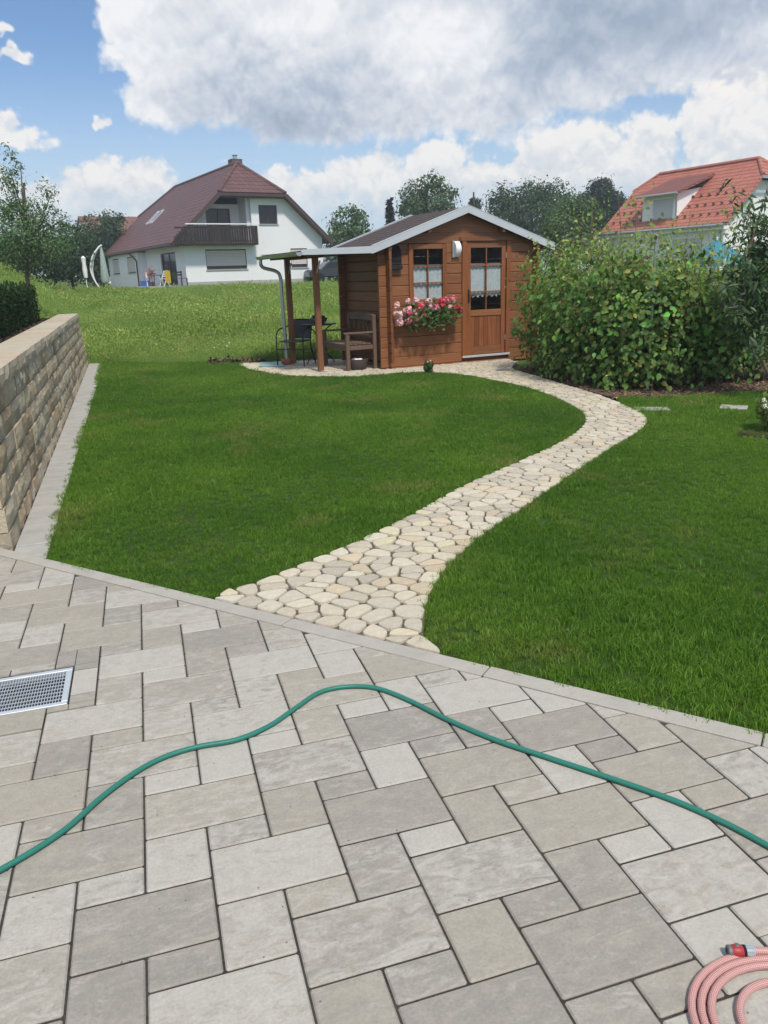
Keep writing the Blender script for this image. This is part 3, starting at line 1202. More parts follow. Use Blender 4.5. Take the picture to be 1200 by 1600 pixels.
def add_stone(name, V, Fq, mat, parent, col):
    me = bpy.data.meshes.new(name)
    me.from_pydata(V, [], Fq)
    bm = bmesh.new(); bm.from_mesh(me); bmesh.ops.recalc_face_normals(bm, faces=bm.faces[:]); bm.to_mesh(me); bm.free()
    a = me.color_attributes.new('Col', 'FLOAT_COLOR', 'POINT')
    a.data.foreach_set('color', np.tile(np.r_[col, 1], len(V)).astype(np.float32))
    return link(name, me, mat, parent)


TINTS = [(1, .97, .93), (.95, .87, .77), (.80, .79, .78), (.84, .74, .63), (1, .97, .91), (.68, .61, .53), (.84, .83, .81), (.97, .92, .85)]
for c in range(NC):
    z0, z1 = -0.06 + c * (CH + 0.008) + 0.002, -0.06 + c * (CH + 0.008) + CH + 0.004
    s = -0.0
    face = 0.012 * c
    while s < WL - 0.02:
        L = rw.choice((0.22, 0.28, 0.34, 0.40, 0.46)) * rw.uniform(0.9, 1.1)
        e = min(s + L, WL)
        if WL - e < 0.14:
            e = WL
        V, Fq = block(s + 0.003, e - 0.003, z0, z1, 0.40, face + rw.uniform(-0.006, 0.006), rw.random())
        col = np.array(rw.choice(TINTS)) * rw.uniform(0.85, 1.05)
        add_stone('wall_block', V, Fq, M_BLOCK, wall, np.clip(col, 0, 1))
        s = e
s = 0.0
ztop = -0.06 + NC * (CH + 0.008)
while s < WL - 0.02:
    e = min(s + rw.uniform(0.42, 0.56), WL)
    if WL - e < 0.2:
        e = WL
    V, Fq = block(s + 0.005, e - 0.005, ztop, 0.985, 0.42, 0.055 + rw.uniform(-.006, .006), rw.random())
    col = np.array(rw.choice(TINTS[:2] + TINTS[4:5] + TINTS[7:])) * rw.uniform(0.92, 1.05)
    add_stone('cap_stone', V, Fq, M_CAP, wall, np.clip(col, 0, 1))
    s = e
# the near return of the wall, going off to the left
wall2 = tag(empty('return_wall', (WA[0], WA[1], 0), math.atan2(WD[1], WD[0])), 'stub of stone wall turning the corner beside the terrace', 'wall')
for c in range(NC + 1):
    z0 = -0.06 + c * (CH + 0.008) + 0.002
    s = 0.43
    while s < 3.0:
        e = s + rw.uniform(0.25, 0.42)
        mb = MB().box((0.02, s + 0.003, z0), (0.36, e - 0.003, z0 + CH))
        col = np.clip(np.array(rw.choice(TINTS)) * rw.uniform(0.85, 1.05), 0, 1)
        add_stone('wall_block', mb.v, mb.f, M_BLOCK, wall2, col)
        s = e

# mowing strip of slabs along the foot of the wall
def swd(s):
    return 0.215 + 0.075 * s / WL


strip = sheet('mowing_strip', [tuple(WA + WD * s + WN * d) for s, d in ((-0.02, 0.0), (WL, 0.0), (WL, swd(WL) + .005), (-0.3, swd(0) + .005))], -0.008, M_JOINT, 'narrow strip of pale slabs along the foot of the stone wall', 'strip')
mstrip = None
n_st = 54
for i in range(-2, n_st):
    s0, s1 = i * WL / n_st + 0.004, (i + 1) * WL / n_st - 0.004
    a = [WA + WD * s + WN * d for s, d in ((s0, 0.012), (s1, 0.012), (s1, swd(s1)), (s0, swd(s0)))]
    a = clip(a, -KN, -(K_HI + 0.003))
    if len(a) < 3:
        continue
    cc = sum(a) / len(a)
    MB().prism([tuple(p - cc) for p in a], 'z', -0.05, 0.0).build('slab', M_SLAB, strip, bevel=0.005, loc=(cc[0], cc[1], rw.uniform(0.0, 0.004)))

# planting bed behind the wall
bedp = [tuple(WA + WD * s + WN * d) for s, d in ((0.2, -0.40), (WL, -0.40), (WL, -6), (-4, -6), (-4, -2.9), (0.2, -2.9))]
sheet('planting_bed', bedp, 0.925, M_SOIL, 'bark covered planting bed behind the stone wall', 'bed')

# ---- lawns: soil sheet with blades of grass
strip_edge1 = WA + WD * WL + WN * (swd(WL) + .004)


def kerb_at(x):
    return (x, (K_HI + 0.004 - x * KN[0]) / KN[1])


sx = None
t_ = (K_HI + 0.004 - (WA + WN * 0.218) @ KN) / (WD @ KN)
cnr = WA + WN * 0.218 + WD * t_
iL = next(i for i, p in enumerate(PLs) if p[0] < -2.63)
LAWN_L = [tuple(cnr)] + [kerb_at(x) for x in (-1.5, -1.0, PL[0][0] - 0.02)] + [(p[0] - 0.012, p[1] + 0.006) for p in PLs[1:iL]] + [(-2.68, 14.95), (-3.6, 15.35), (-4.6, 15.62), tuple(strip_edge1)]
LAWN_R = [kerb_at(PR[0][0] + 0.02)] + [(p[0] + 0.012, p[1]) for p in PRs[1:44]] + [(2.95, 9.45), (3.62, 9.30), (4.82, 9.5), (7.5, 10.0), (9.5, 9.5), (9.5, -2.2), kerb_at(4.0)]
sheet('lawn_bed', LAWN_L, -0.012, M_LAWNSOIL, 'soil under the lawn between the stone wall and the path', 'soil')
sheet('lawn_bed', LAWN_R, -0.012, M_LAWNSOIL, 'soil under the lawn in front of the raspberry hedge', 'soil')
sheet('mulch_bed', [(2.25, 12.75), (2.42, 11.9), (2.62, 10.8), (2.80, 9.9), (2.90, 9.42), (3.62, 9.28), (4.82, 9.48), (7.5, 9.98), (9, 11), (8, 14), (3.2, 14.2)], -0.008, M_MULCH, 'bare mulched bed under the raspberry hedge', 'bed')


def blade_tuft(name, n, rad, h0, h1, wid, bend, seed, heads=0.0, headcol=(1.3, 1.2, 0.9)):
    r = np.random.default_rng(seed)
    V, Fq, C = [], [], []
    for _ in range(n):
        a, q = r.uniform(0, 6.283), rad * math.sqrt(r.random())
        x, y = q * math.cos(a), q * math.sin(a)
        h = r.uniform(h0, h1)
        ba = r.uniform(0, 6.283)
        bd = abs(r.normal(0, bend)) * h
        dx, dy = math.cos(ba) * bd, math.sin(ba) * bd
        wa = r.uniform(0, 6.283)
        wx, wy = math.cos(wa) * wid / 2, math.sin(wa) * wid / 2
        b = len(V)
        for t, k in ((0, 1.0), (0.55, 0.8)):
            px, py, pz = x + dx * t * t, y + dy * t * t, h * t
            V += [(px - wx * k, py - wy * k, pz), (px + wx * k, py + wy * k, pz)]
        V.append((x + dx, y + dy, h * (1 - 0.25 * bd / h)))
        Fq += [(b, b + 1, b + 3), (b, b + 3, b + 2), (b + 2, b + 3, b + 4)]
        c = np.exp(r.normal(0, 0.16)) * np.exp(r.normal(0, 0.05, 3))
        C += [c] * 5
        if r.random() < heads:
            b = len(V)
            tx, ty, tz = x + dx, y + dy, h * (1 - 0.25 * bd / h)
            hw = wid * 1.6
            V += [(tx - hw, ty, tz - 0.01), (tx + hw, ty, tz - 0.01), (tx + dx * .1, ty + dy * .1, tz + 0.07), (tx, ty - hw, tz + .02), (tx, ty + hw, tz + .02)]
            Fq += [(b, b + 1, b + 2), (b + 3, b + 4, b + 2), (b + 3, b + 4, b)]
            C += [np.array(headcol) * r.uniform(0.8, 1.3)] * 5
    return np_mesh(name, np.array(V), np.array(Fq), np.clip(np.array(C), 0, 4))


def scatter(name, pts, rot, scl, idx, meshes, mat, label, cat):
    me = bpy.data.meshes.new(name)
    me.vertices.add(len(pts))
    me.vertices.foreach_set('co', np.asarray(pts, np.float32).ravel())
    a = me.attributes.new('rot', 'FLOAT_VECTOR', 'POINT'); a.data.foreach_set('vector', np.asarray(rot, np.float32).ravel())
    a = me.attributes.new('scl', 'FLOAT_VECTOR', 'POINT'); a.data.foreach_set('vector', np.asarray(scl, np.float32).ravel())
    a = me.attributes.new('idx', 'INT', 'POINT'); a.data.foreach_set('value', np.asarray(idx, np.int32))
    o = link(name, me)
    tag(o, label, cat, kind='stuff')
    ng = bpy.data.node_groups.new(name, 'GeometryNodeTree')
    ng.interface.new_socket('Geometry', in_out='INPUT', socket_type='NodeSocketGeometry')
    ng.interface.new_socket('Geometry', in_out='OUTPUT', socket_type='NodeSocketGeometry')
    t = NT(ng)
    gi, go = t.new('NodeGroupInput'), t.new('NodeGroupOutput')
    join = t.new('GeometryNodeJoinGeometry')
    for m in reversed(meshes):
        if not m.materials:
            m.materials.append(mat)
        src = bpy.data.objects.new(m.name, m)
        oi = t.new('GeometryNodeObjectInfo')
        oi.inputs[0].default_value = src
        oi.inputs['As Instance'].default_value = True
        t.l.new(oi.outputs['Geometry'], join.inputs[0])
    iop = t.new('GeometryNodeInstanceOnPoints')
    t.l.new(gi.outputs[0], iop.inputs['Points'])
    t.l.new(join.outputs[0], iop.inputs['Instance'])
    iop.inputs['Pick Instance'].default_value = True

    def attr(n, typ):
        x = t.new('GeometryNodeInputNamedAttribute', data_type=typ)
        x.inputs['Name'].default_value = n
        return x.outputs['Attribute']
    t.l.new(attr('idx', 'INT'), iop.inputs['Instance Index'])
    t.l.new(attr('rot', 'FLOAT_VECTOR'), iop.inputs['Rotation'])
    t.l.new(attr('scl', 'FLOAT_VECTOR'), iop.inputs['Scale'])
    t.l.new(iop.outputs[0], go.inputs[0])
    md = o.modifiers.new('scatter', 'NODES')
    md.node_group = ng
    return o


def lawn_points(poly, dens, rng, lim=None):
    P = np.array(poly)
    lo, hi = P.min(0), P.max(0)
    if lim is not None:
        lo, hi = np.maximum(lo, lim[0]), np.minimum(hi, lim[1])
    n = int((hi - lo).prod() * dens)
    p = rng.uniform(lo, hi, (n, 2))
    return p[inpoly(p, poly)]


rl = np.random.default_rng(21)
LT = [blade_tuft('lawn_tuft', 46, 0.045, 0.018, 0.042, 0.0030, 0.5, 100 + i) for i in range(5)]
for poly, lab in ((LAWN_L, 'dense short green grass of the lawn between the stone wall and the path'), (LAWN_R, 'dense short green grass of the lawn by the raspberry hedge')):
    p = lawn_points(poly, 780, rl, ((-7, 1.4), (7.5, 17)))
    q = CAMR @ (np.c_[p, np.zeros(len(p))] - CAM_P).T
    keep = (q[2] > 0.2) & (np.abs(q[0] / np.maximum(q[2], .01)) < 0.75)
    dist = np.hypot(p[:, 0], p[:, 1])
    keep &= rl.random(len(p)) < np.where(dist < 7, 1.0, np.clip(7 / dist, 0.5, 1))
    p = p[keep]
    # blades leaning over the paved edges
    ed = np.array(poly + [poly[0]])
    sg = np.hypot(*np.diff(ed, axis=0).T)
    for a_, b_, L_ in zip(ed[:-1], ed[1:], sg):
        if L_ > 3.5 and lab.endswith('hedge') or min(a_[1], b_[1]) < 1.5:
            continue
        k_ = rl.random((int(L_ * 26), 1))
        p = np.vstack([p, a_ + (b_ - a_) * k_ + rl.normal(0, 0.012, (len(k_), 2))])
    n = len(p)
    sc = np.exp(rl.normal(0, 0.2, n)) * (0.95 + 0.25 * np.sin(p[:, 0] * 2.1 + 1.3 * np.sin(p[:, 1] * 1.7)))
    sc = np.clip(sc, 0.45, 1.5) * 0.84
    far = np.clip(np.hypot(p[:, 0], p[:, 1]) / 7, 1, 1.6)
    scatter('lawn', np.c_[p, np.full(n, -0.011)], np.c_[rl.normal(0, .12, n), rl.normal(0, .12, n), rl.uniform(0, 6.28, n)],
            np.c_[sc * far, sc * far, sc], rl.integers(0, 5, n), LT, M_LAWN, lab, 'lawn')

# ---- unmown meadow behind the garden
MT = [blade_tuft('meadow_tuft', 26, 0.16, 0.16, 0.46, 0.007, 0.45, 200 + i, heads=0.35, headcol=(1.35, 1.15, 1.1)) for i in range(4)]
MT.append(blade_tuft('meadow_weed', 20, 0.14, 0.10, 0.28, 0.022, 0.7, 300))
n = 60000
yy = 15.3 + 36 * rl.random(n) ** 1.7
xx = rl.uniform(-1, 1, n) * (yy * 0.62) - 2.0
p = np.c_[xx, yy]
d = (p - WA) @ WN
sl = ((p - WA) @ WD)
edge = np.interp(p[:, 0], [-12, -5.6, -4.6, -2.65, -0.8, 4], [14.6, 15.75, 15.72, 15.15, 15.3, 15.6])
keep = (p[:, 1] > edge + 0.02) & (p[:, 0] < 2.6) & (p[:, 0] > -24)
keep &= ~((d < -0.0) & (sl < WL + 0.4))
keep &= ~((p[:, 0] > -0.9) & (p[:, 1] < 17.0))
hv = np.array([math.cos(R_(30)), math.sin(R_(30))])
p = p[keep]
n = len(p)
z = terr(p[:, 0], p[:, 1]) - 0.02
sc = np.exp(rl.normal(0, 0.2, n)) * (0.75 + 0.3 * np.sin(p[:, 0] * 0.9 + 2 * np.sin(p[:, 1] * 0.5)))
near = smooth(15.3, 16.5, p[:, 1])
sc = np.clip(sc * (0.65 + 0.35 * near), 0.3, 1.4) * (1 - 0.55 * smooth(38, 46, p[:, 1]))
far = np.clip(p[:, 1] / 18, 1, 1.9)
scatter('meadow', np.c_[p, z], np.c_[rl.normal(0, .1, n), rl.normal(0, .1, n), rl.uniform(0, 6.28, n)], np.c_[sc * far, sc * far, sc],
        np.minimum(rl.integers(0, 9, n) // 2, 4), MT, M_MEADOW, 'tall unmown meadow grass with seed heads behind the garden', 'meadow')
# clover and daisies in the meadow, too many to count
nf = 220
fx = rl.uniform(-6.2, -0.9, nf); fy = 16.4 + 7 * rl.random(nf) ** 1.5
fz = terr(fx, fy) + rl.uniform(0.16, 0.34, nf)
me = leaves('meadow_flowers', np.c_[fx, fy, fz], np.tile((0, 0, 1.0), (nf, 1)) + rl.normal(0, .4, (nf, 3)), rl.uniform(0.02, 0.045, nf), leafcols(nf, (0.75, 0.74, 0.68), 0.08, rl), LEAF2, rl, wide=1.6)
tag(link('meadow_flowers', me, M_LEAF), 'scattered small white flowers in the tall meadow grass', 'flowers', kind='stuff')

# ------------------------------------------------------------------ the garden shed
SHF = G(607, 577)
SHR = R_(25)
shed = tag(empty('garden_shed', (SHF[0], SHF[1], 0), SHR), 'brown timber garden shed with lace-curtained door and lean-to canopy on posts', 'shed')
SW, SD_, SHT, RX, RZ = 2.95, 1.75, 1.99, 1.475, 2.50
PIT = 0.166
rs = random.Random(4)


def plank(axis, a, b, z0, z1, off, mat, th=0.045, top=None):
    """tongue-and-groove plank with chamfered edges; top: optional (za, zb) sloping upper edge"""
    c = 0.010
    mb = MB()
    if axis == 'x':
        if top:
            mb.prism([(a, z0), (b, z0), (b, top[1]), (a, top[0])] if top[0] != top[1] else [(a, z0), (b, z0), (b, z1), (a, z1)], 'y', off, off + th)
        else:
            sec = [(off + c, z0), (off, z0 + c), (off, z1 - c), (off + c, z1), (off + th, z1), (off + th, z0)]
            mb.prism(sec, 'x', a, b)
    else:
        sec = [(off + c, z0), (off, z0 + c), (off, z1 - c), (off + c, z1), (off + th, z1), (off + th, z0)]
        mb.prism(sec, 'y', a, b)
    return mb.build('plank', mat, shed)


def roofline(x):
    return RZ - abs(x - RX) * (RZ - SHT) / RX


for i in range(12):
    z0, z1 = 0.02 + i * PIT + 0.0015, 0.02 + (i + 1) * PIT - 0.0015
    cuts = [(o0, o1) for o0, o1, h0, h1 in ((0.42, 1.14, 1.06, 2.00), (1.44, 2.43, 0.10, 2.03)) if z1 > h0 + 0.02 and z0 < h1 - 0.05]
    clean, x = [], -0.13
    for o0, o1 in cuts:
        clean.append((x, o0))
        x = o1
    clean.append((x, SW + 0.13))
    for a, b in clean:
        plank('x', a, b, z0, z1, rs.uniform(-.002, .002), M_SHED)
    plank('x', -0.13, SW + 0.13, z0, z1, SD_ - 0.045, M_SHED)
    y0, y1 = z0 - PIT / 2, z1 - PIT / 2
    if i:
        plank('y', -0.14, SD_ + 0.14, y0, y1, 0.0, M_SHEDY)
        plank('y', -0.14, SD_ + 0.14, y0, y1, SW - 0.045, M_SHEDY)
for i in range(4):
    z0 = 2.013 + i * PIT
    z1 = min(z0 + PIT - 0.003, RZ)
    if z0 > RZ - 0.03:
        break
    for off in (0.001, SD_ - 0.046):
        k = RX / (RZ - SHT)
        xa0, xa1 = max(-0.1, RX - (RZ - z0) * k), max(-0.1, RX - (RZ - z1) * k)
        MB().prism([(xa0, z0), (2 * RX - xa0, z0), (2 * RX - xa1, z1), (xa1, z1)], 'y', off, off + 0.045).build('plank', M_SHED, shed)
MB().box((0.05, 0.05, -0.02), (SW - 0.05, SD_ - 0.05, 0.06)).build('floor', M_SHED, shed)
MB().box((-0.06, -0.02, -0.02), (SW + 0.06, 0.06, 0.02)).build('sill_beam', M_SHED, shed, bevel=0.005)
# upright trim at the near corner
# roof slopes
VF, VB = -0.15, SD_ + 0.13
SLP = (RZ - SHT) / RX


def slope_pts(x0, x1, z0, z1, th):
    return [(x0, z0), (x1, z1), (x1, z1 + th), (x0, z0 + th)]


EX = 0.31
MB().prism(slope_pts(-EX, RX - 0.002, SHT - EX * SLP + 0.03, RZ + 0.03, 0.045), 'y', VF, VB).build('roof_slope', M_SHINGLE, shed)
MB().prism(slope_pts(2 * RX + EX, RX + 0.002, SHT - EX * SLP + 0.03, RZ + 0.03, 0.045), 'y', VF, VB).build('roof_slope', M_SHINGLE, shed)
# pale metal verge boards, front and back
zE, zR = SHT - EX * SLP + 0.03, RZ + 0.03
for yv in (VF - 0.022, VB + 0.002):
    MB().prism([(-EX, zE - 0.055), (RX, zR - 0.055), (RX, zR + 0.062), (-EX, zE + 0.062)], 'y', yv, yv + 0.02).build('verge_board', M_TRIM, shed)
    MB().prism([(2 * RX + EX, zE - 0.055), (RX + .001, zR - 0.055), (RX + .001, zR + 0.062), (2 * RX + EX, zE + 0.062)], 'y', yv, yv + 0.02).build('verge_board', M_TRIM, shed)
    for sgn in (-1, 1):
        xe = RX + sgn * (RX + EX)
        MB().prism([(xe, zE + 0.062), (RX, zR + 0.062), (RX, zR + 0.07), (xe, zE + 0.07)], 'y', yv - 0.004, yv + 0.06).build('verge_cap', M_TRIM, shed)
MB().box((2 * RX + EX, VF, zE - 0.03), (2 * RX + EX + 0.02, VB, zE + 0.045)).build('eaves_board', M_TRIM, shed)
for x in (0.02, 0.75, 2.2, SW - 0.02):
    zz = roofline(x)
    MB().box((x - 0.03, VF, zz - 0.075), (x + 0.03, VB, zz - 0.004)).build('purlin', M_SHEDY, shed)

# lean-to canopy
CX, CZ = -1.48, 1.895
cz0 = zE
can = MB().prism([(CX, CZ), (-EX - 0.003, cz0 + 0.002), (-EX - 0.003, cz0 + 0.03), (CX, CZ + 0.028)], 'y', VF, VB + 0.05)
can.build('canopy_roof', M_SHINGLE, shed)
for yv in (VF - 0.022, VB + 0.052):
    MB().prism([(CX - 0.02, CZ - 0.035), (-EX, cz0 - 0.045), (-EX, cz0 + 0.062), (CX - 0.02, CZ + 0.045)], 'y', yv, yv + 0.02).build('canopy_verge', M_TRIM, shed)
for yv in (0.0, 0.9, 1.78):
    MB().bar((CX + 0.1, yv, CZ - 0.03), (-0.02, yv, cz0 - 0.03 + 0.05), 0.05, 0.07).build('rafter', M_POST, shed)
MB().box((-1.10, VF + 0.02, CZ - 0.07), (-1.03, VB, CZ + 0.015)).build('beam', M_POST, shed)
PX1 = -1.07
for yv in (0.40, 1.80):
    MB().box((PX1 - 0.045, yv - 0.045, 0.03), (PX1 + 0.045, yv + 0.045, CZ - 0.05)).build('post', M_POST, shed, bevel=0.006)
    MB().box((PX1 - 0.02, yv - 0.02, 0.0), (PX1 + 0.02, yv + 0.02, 0.035)).build('post_foot', M_ZINC, shed)
    MB().bar((PX1, yv - 0.02, CZ - 0.32), (PX1 + 0.0, yv - 0.22, CZ - 0.12), 0.02, 0.02).build('knee_brace', M_ZINC, shed)
# half-round gutter and downpipe
gut = MB()
ring = [(math.cos(a), math.sin(a)) for a in np.linspace(math.pi, 2 * math.pi, 9)]
gx_, gz_, gr_ = CX - 0.055, CZ + 0.005, 0.055
vs = []
for yv in (VF - 0.03, VB + 0.10):
    vs += [(gx_ + gr_ * c, yv, gz_ + gr_ * s) for c, s in ring] + [(gx_ + (gr_ - 0.006) * c, yv, gz_ + (gr_ - 0.006) * s) for c, s in ring[::-1]]
m_ = len(ring) * 2
gut.add(vs, [(i, (i + 1) % m_, m_ + (i + 1) % m_, m_ + i) for i in range(m_)] + [tuple(range(m_))[::-1], tuple(range(m_, 2 * m_))])
gut.add([(gx_ + gr_ * c, VB + 0.098, gz_ + gr_ * s) for c, s in ring] + [(gx_ + gr_ * c, VF - 0.028, gz_ + gr_ * s) for c, s in ring], [tuple(range(9)), tuple(range(9, 18))])
gut.build('gutter', M_ZINC, shed, smooth_=True)
pp = spline([(gx_, VB - 0.02, gz_ - 0.05), (gx_, VB - 0.02, gz_ - 0.13), (gx_ + 0.06, VB - 0.01, gz_ - 0.19), (-1.26, VB, gz_ - 0.25), (-1.185, VB, gz_ - 0.36), (-1.18, VB, 1.2), (-1.17, VB, 0.08)], 5)
MB().tube(pp, 0.032, 10).build('downpipe', M_ZINC, shed, smooth_=True)
MB().tube([(-1.178, VB, 1.02), (-1.178, VB, 1.08)], 0.038, 10).build('pipe_clip', M_ZINC, shed, smooth_=True)
MB().tube([(-1.173, VB, 0.52), (-1.173, VB, 0.56)], 0.038, 10).build('pipe_clip', M_ZINC, shed, smooth_=True)

# lace curtain material with small openings
m, t, p = material('lace')
v, _ = coords(t, False)
vo = t.new('ShaderNodeTexVoronoi'); t.put(vo.inputs['Vector'], v); vo.inputs['Scale'].default_value = 70
hol = t.m('MULTIPLY', t.m('LESS_THAN', vo.outputs['Distance'], 0.28), t.m('GREATER_THAN', t.noise(v, 18, 2), 0.47))
p.inputs['Base Color'].default_value = (0.93, 0.94, 0.96, 1)
p.inputs['Roughness'].default_value = 0.9
tr = t.new('ShaderNodeBsdfTransparent')
tl = t.new('ShaderNodeBsdfTranslucent'); tl.inputs[0].default_value = (0.8, 0.82, 0.86, 1)
mx0 = t.new('ShaderNodeMixShader'); mx0.inputs[0].default_value = 0.25
t.l.new(p.outputs[0], mx0.inputs[1]); t.l.new(tl.outputs[0], mx0.inputs[2])
mx = t.new('ShaderNodeMixShader')
t.put(mx.inputs[0], t.m('MULTIPLY', hol, 0.6))
t.l.new(mx0.outputs[0], mx.inputs[1]); t.l.new(tr.outputs[0], mx.inputs[2])
t.l.new(mx.outputs[0], t.n['Material Output'].inputs[0])
M_LACE = m


def curtain(u0, u1, w0, w1, vv, parent, folds, scallop, name='curtain'):
    nx_, nz_ = 60, 14
    V, Fq = [], []
    for j in range(nz_ + 1):
        for i in range(nx_ + 1):
            fx, fz = i / nx_, j / nz_
            amp = 0.012 * (0.4 + 0.6 * fz)
            bot = w0 + (scallop * abs(math.sin(fx * math.pi * 7)) if scallop else 0)
            V.append((u0 + (u1 - u0) * fx, vv + amp * math.sin(fx * folds * 6.283 + 0.7 * math.sin(fx * 9)), w1 + (bot - w1) * fz))
    for j in range(nz_):
        for i in range(nx_):
            a = j * (nx_ + 1) + i
            Fq.append((a, a + 1, a + nx_ + 2, a + nx_ + 1))
    mb = MB().add(V, Fq)
    return mb.build(name, M_LACE, parent, smooth_=True)


def glazing(parent, u0, u1, w0, w1, rows, vv):
    """two columns of panes with glazing bars; rows: bar heights from the top"""
    um = (u0 + u1) / 2
    b = 0.011
    MB().box((um - b, vv - 0.018, w0), (um + b, vv + 0.012, w1)).build('glazing_bar', M_SHEDZ, parent)
    ws = [w1] + rows + [w0]
    for r in rows:
        for a, c in ((u0, um - b), (um + b, u1)):
            MB().box((a, vv - 0.015, r - b), (c, vv + 0.010, r + b)).build('glazing_bar', M_SHED, parent)
    for k in range(len(ws) - 1):
        for a, c in ((u0, um), (um, u1)):
            MB().box((a + 0.002, vv - 0.002, ws[k + 1] + 0.001), (c - 0.002, vv + 0.002, ws[k] - 0.001)).build('pane', M_GLASS, parent)


door = empty('door', (0, 0, 0)); door.parent = shed
for a, b in (((1.44, -0.034, 0.10), (1.525, 0.012, 2.035)), ((2.345, -0.034, 0.10), (2.43, 0.012, 2.035))):
    MB().box(a, b).build('door_jamb', M_SHEDZ, door, bevel=0.004)
MB().box((1.4, -0.037, 2.037), (2.47, 0.012, 2.105)).build('door_head', M_SHED, door, bevel=0.004)
MB().box((1.44, -0.045, 0.085), (2.43, 0.03, 0.12)).build('threshold', M_TRIM, door, bevel=0.003)
D0, D1 = 1.535, 2.335
for a, b in (((D0, -0.012, 0.13), (D0 + 0.085, 0.03, 2.015)), ((D1 - 0.085, -0.012, 0.13), (D1, 0.03, 2.015))):
    MB().box(a, b).build('stile', M_SHEDZ, door, bevel=0.004)
for z0, z1 in ((0.13, 0.27), (0.79, 0.895), (1.925, 2.015)):
    MB().box((D0 + 0.085, -0.010, z0), (D1 - 0.085, 0.028, z1)).build('rail', M_SHED, door, bevel=0.004)
nb = 7
for i in range(nb):
    a = D0 + 0.085 + (D1 - D0 - 0.17) * i / nb
    b = D0 + 0.085 + (D1 - D0 - 0.17) * (i + 1) / nb
    MB().box((a + 0.0015, 0.002, 0.27), (b - 0.0015, 0.022, 0.79)).build('panel_board', M_SHEDZ, door, bevel=0.004)
glazing(door, D0 + 0.085, D1 - 0.085, 0.895, 1.925, [1.645, 1.20], 0.008)
curtain(D0 + 0.06, D1 - 0.06, 1.10, 1.66, 0.034, door, 9, 0.035)
MB().tube([(D0 + 0.05, 0.05, 1.668), (D1 - 0.05, 0.05, 1.668)], 0.006, 6).build('curtain_rod', M_ZINC, door)
hb = MB().box((D0 + 0.022, -0.02, 1.02), (D0 + 0.055, -0.010, 1.24))
hb.tube([(D0 + 0.038, -0.02, 1.15), (D0 + 0.038, -0.055, 1.15), (D0 + 0.05, -0.06, 1.15), (D0 + 0.15, -0.058, 1.15)], 0.008, 8)
hb.build('handle', M_DARK, door)
for z in (0.35, 1.75):
    MB().tube([(D1 - 0.002, -0.022, z), (D1 - 0.002, -0.022, z + 0.09)], 0.010, 8).build('hinge', M_ZINC, door)

win = empty('window', (0, 0, 0)); win.parent = shed
for a, b in (((0.42, -0.03, 1.06), (0.50, 0.012, 2.00)), ((1.06, -0.03, 1.06), (1.14, 0.012, 2.00))):
    MB().box(a, b).build('window_jamb', M_SHEDZ, win, bevel=0.004)
MB().box((0.50, -0.028, 1.92), (1.06, 0.012, 2.00)).build('window_head', M_SHED, win, bevel=0.004)
MB().box((0.39, -0.06, 1.02), (1.17, 0.012, 1.06)).build('window_sill', M_SHED, win, bevel=0.004)
MB().box((0.50, -0.026, 1.06), (1.06, 0.012, 1.12)).build('window_rail', M_SHED, win, bevel=0.004)
glazing(win, 0.50, 1.06, 1.12, 1.92, [1.65, 1.38], 0.004)
curtain(0.48, 1.07, 1.11, 1.66, 0.03, win, 7, 0.0)
MB().tube([(0.47, 0.045, 1.668), (1.08, 0.045, 1.668)], 0.006, 6).build('curtain_rod', M_ZINC, win)


def S2W(u, v, w=0.0):
    c, s = math.cos(SHR), math.sin(SHR)
    return (SHF[0] + u * c - v * s, SHF[1] + u * s + v * c, w)


# geranium box under the window
fb = tag(empty('flower_box', S2W(0.75, -0.13, 0.70), SHR), 'window box of pink and red geraniums hanging under the shed window', 'flower box')
tr_ = MB().prism([(-0.10, 0.0), (0.08, 0.0), (0.105, 0.16), (-0.125, 0.16)], 'x', -0.40, 0.40)
tr_.build('trough', plain('brown_plastic', (0.12, 0.055, 0.03), 0.6), fb, bevel=0.006)
for x in (-0.3, 0.3):
    MB().box((x - 0.012, -0.1, -0.014), (x + 0.012, 0.125, 0.0)).build('bracket', M_DARK, fb)
rg = np.random.default_rng(8)
n = 750
pos = np.c_[rg.normal(0, 0.25, n).clip(-0.52, 0.52), rg.normal(-0.06, 0.07, n), rg.normal(0.19, 0.075, n)]
hang = rg.random(n) < 0.14
pos[hang, 2] = rg.uniform(-0.08, 0.16, hang.sum()); pos[hang, 1] = rg.uniform(-0.20, -0.13, hang.sum())
me = leaves('foliage', pos, rg.normal(0, 0.6, (n, 3)) + np.array([0, -0.5, 0.7]), rg.uniform(0.035, 0.065, n), leafcols(n, (0.075, 0.145, 0.04), 0.25, rg), LEAF6, rg, wide=1.5)
tag(link('foliage', me, M_LEAF, fb), kind='stuff')


def blossom_mesh(name, col, nn, rad, seed):
    r = np.random.default_rng(seed)
    d = r.normal(size=(nn, 3)); d[:, 1] -= 0.3; d[:, 2] += 0.4
    d /= np.linalg.norm(d, axis=1, keepdims=True)
    return leaves(name, d * rad * r.uniform(0.75, 1.0, (nn, 1)), d + r.normal(0, .35, (nn, 3)), r.uniform(0.8, 1.1, nn) * rad * 0.75, leafcols(nn, col, 0.16, r), LEAF6, r, wide=1.5)


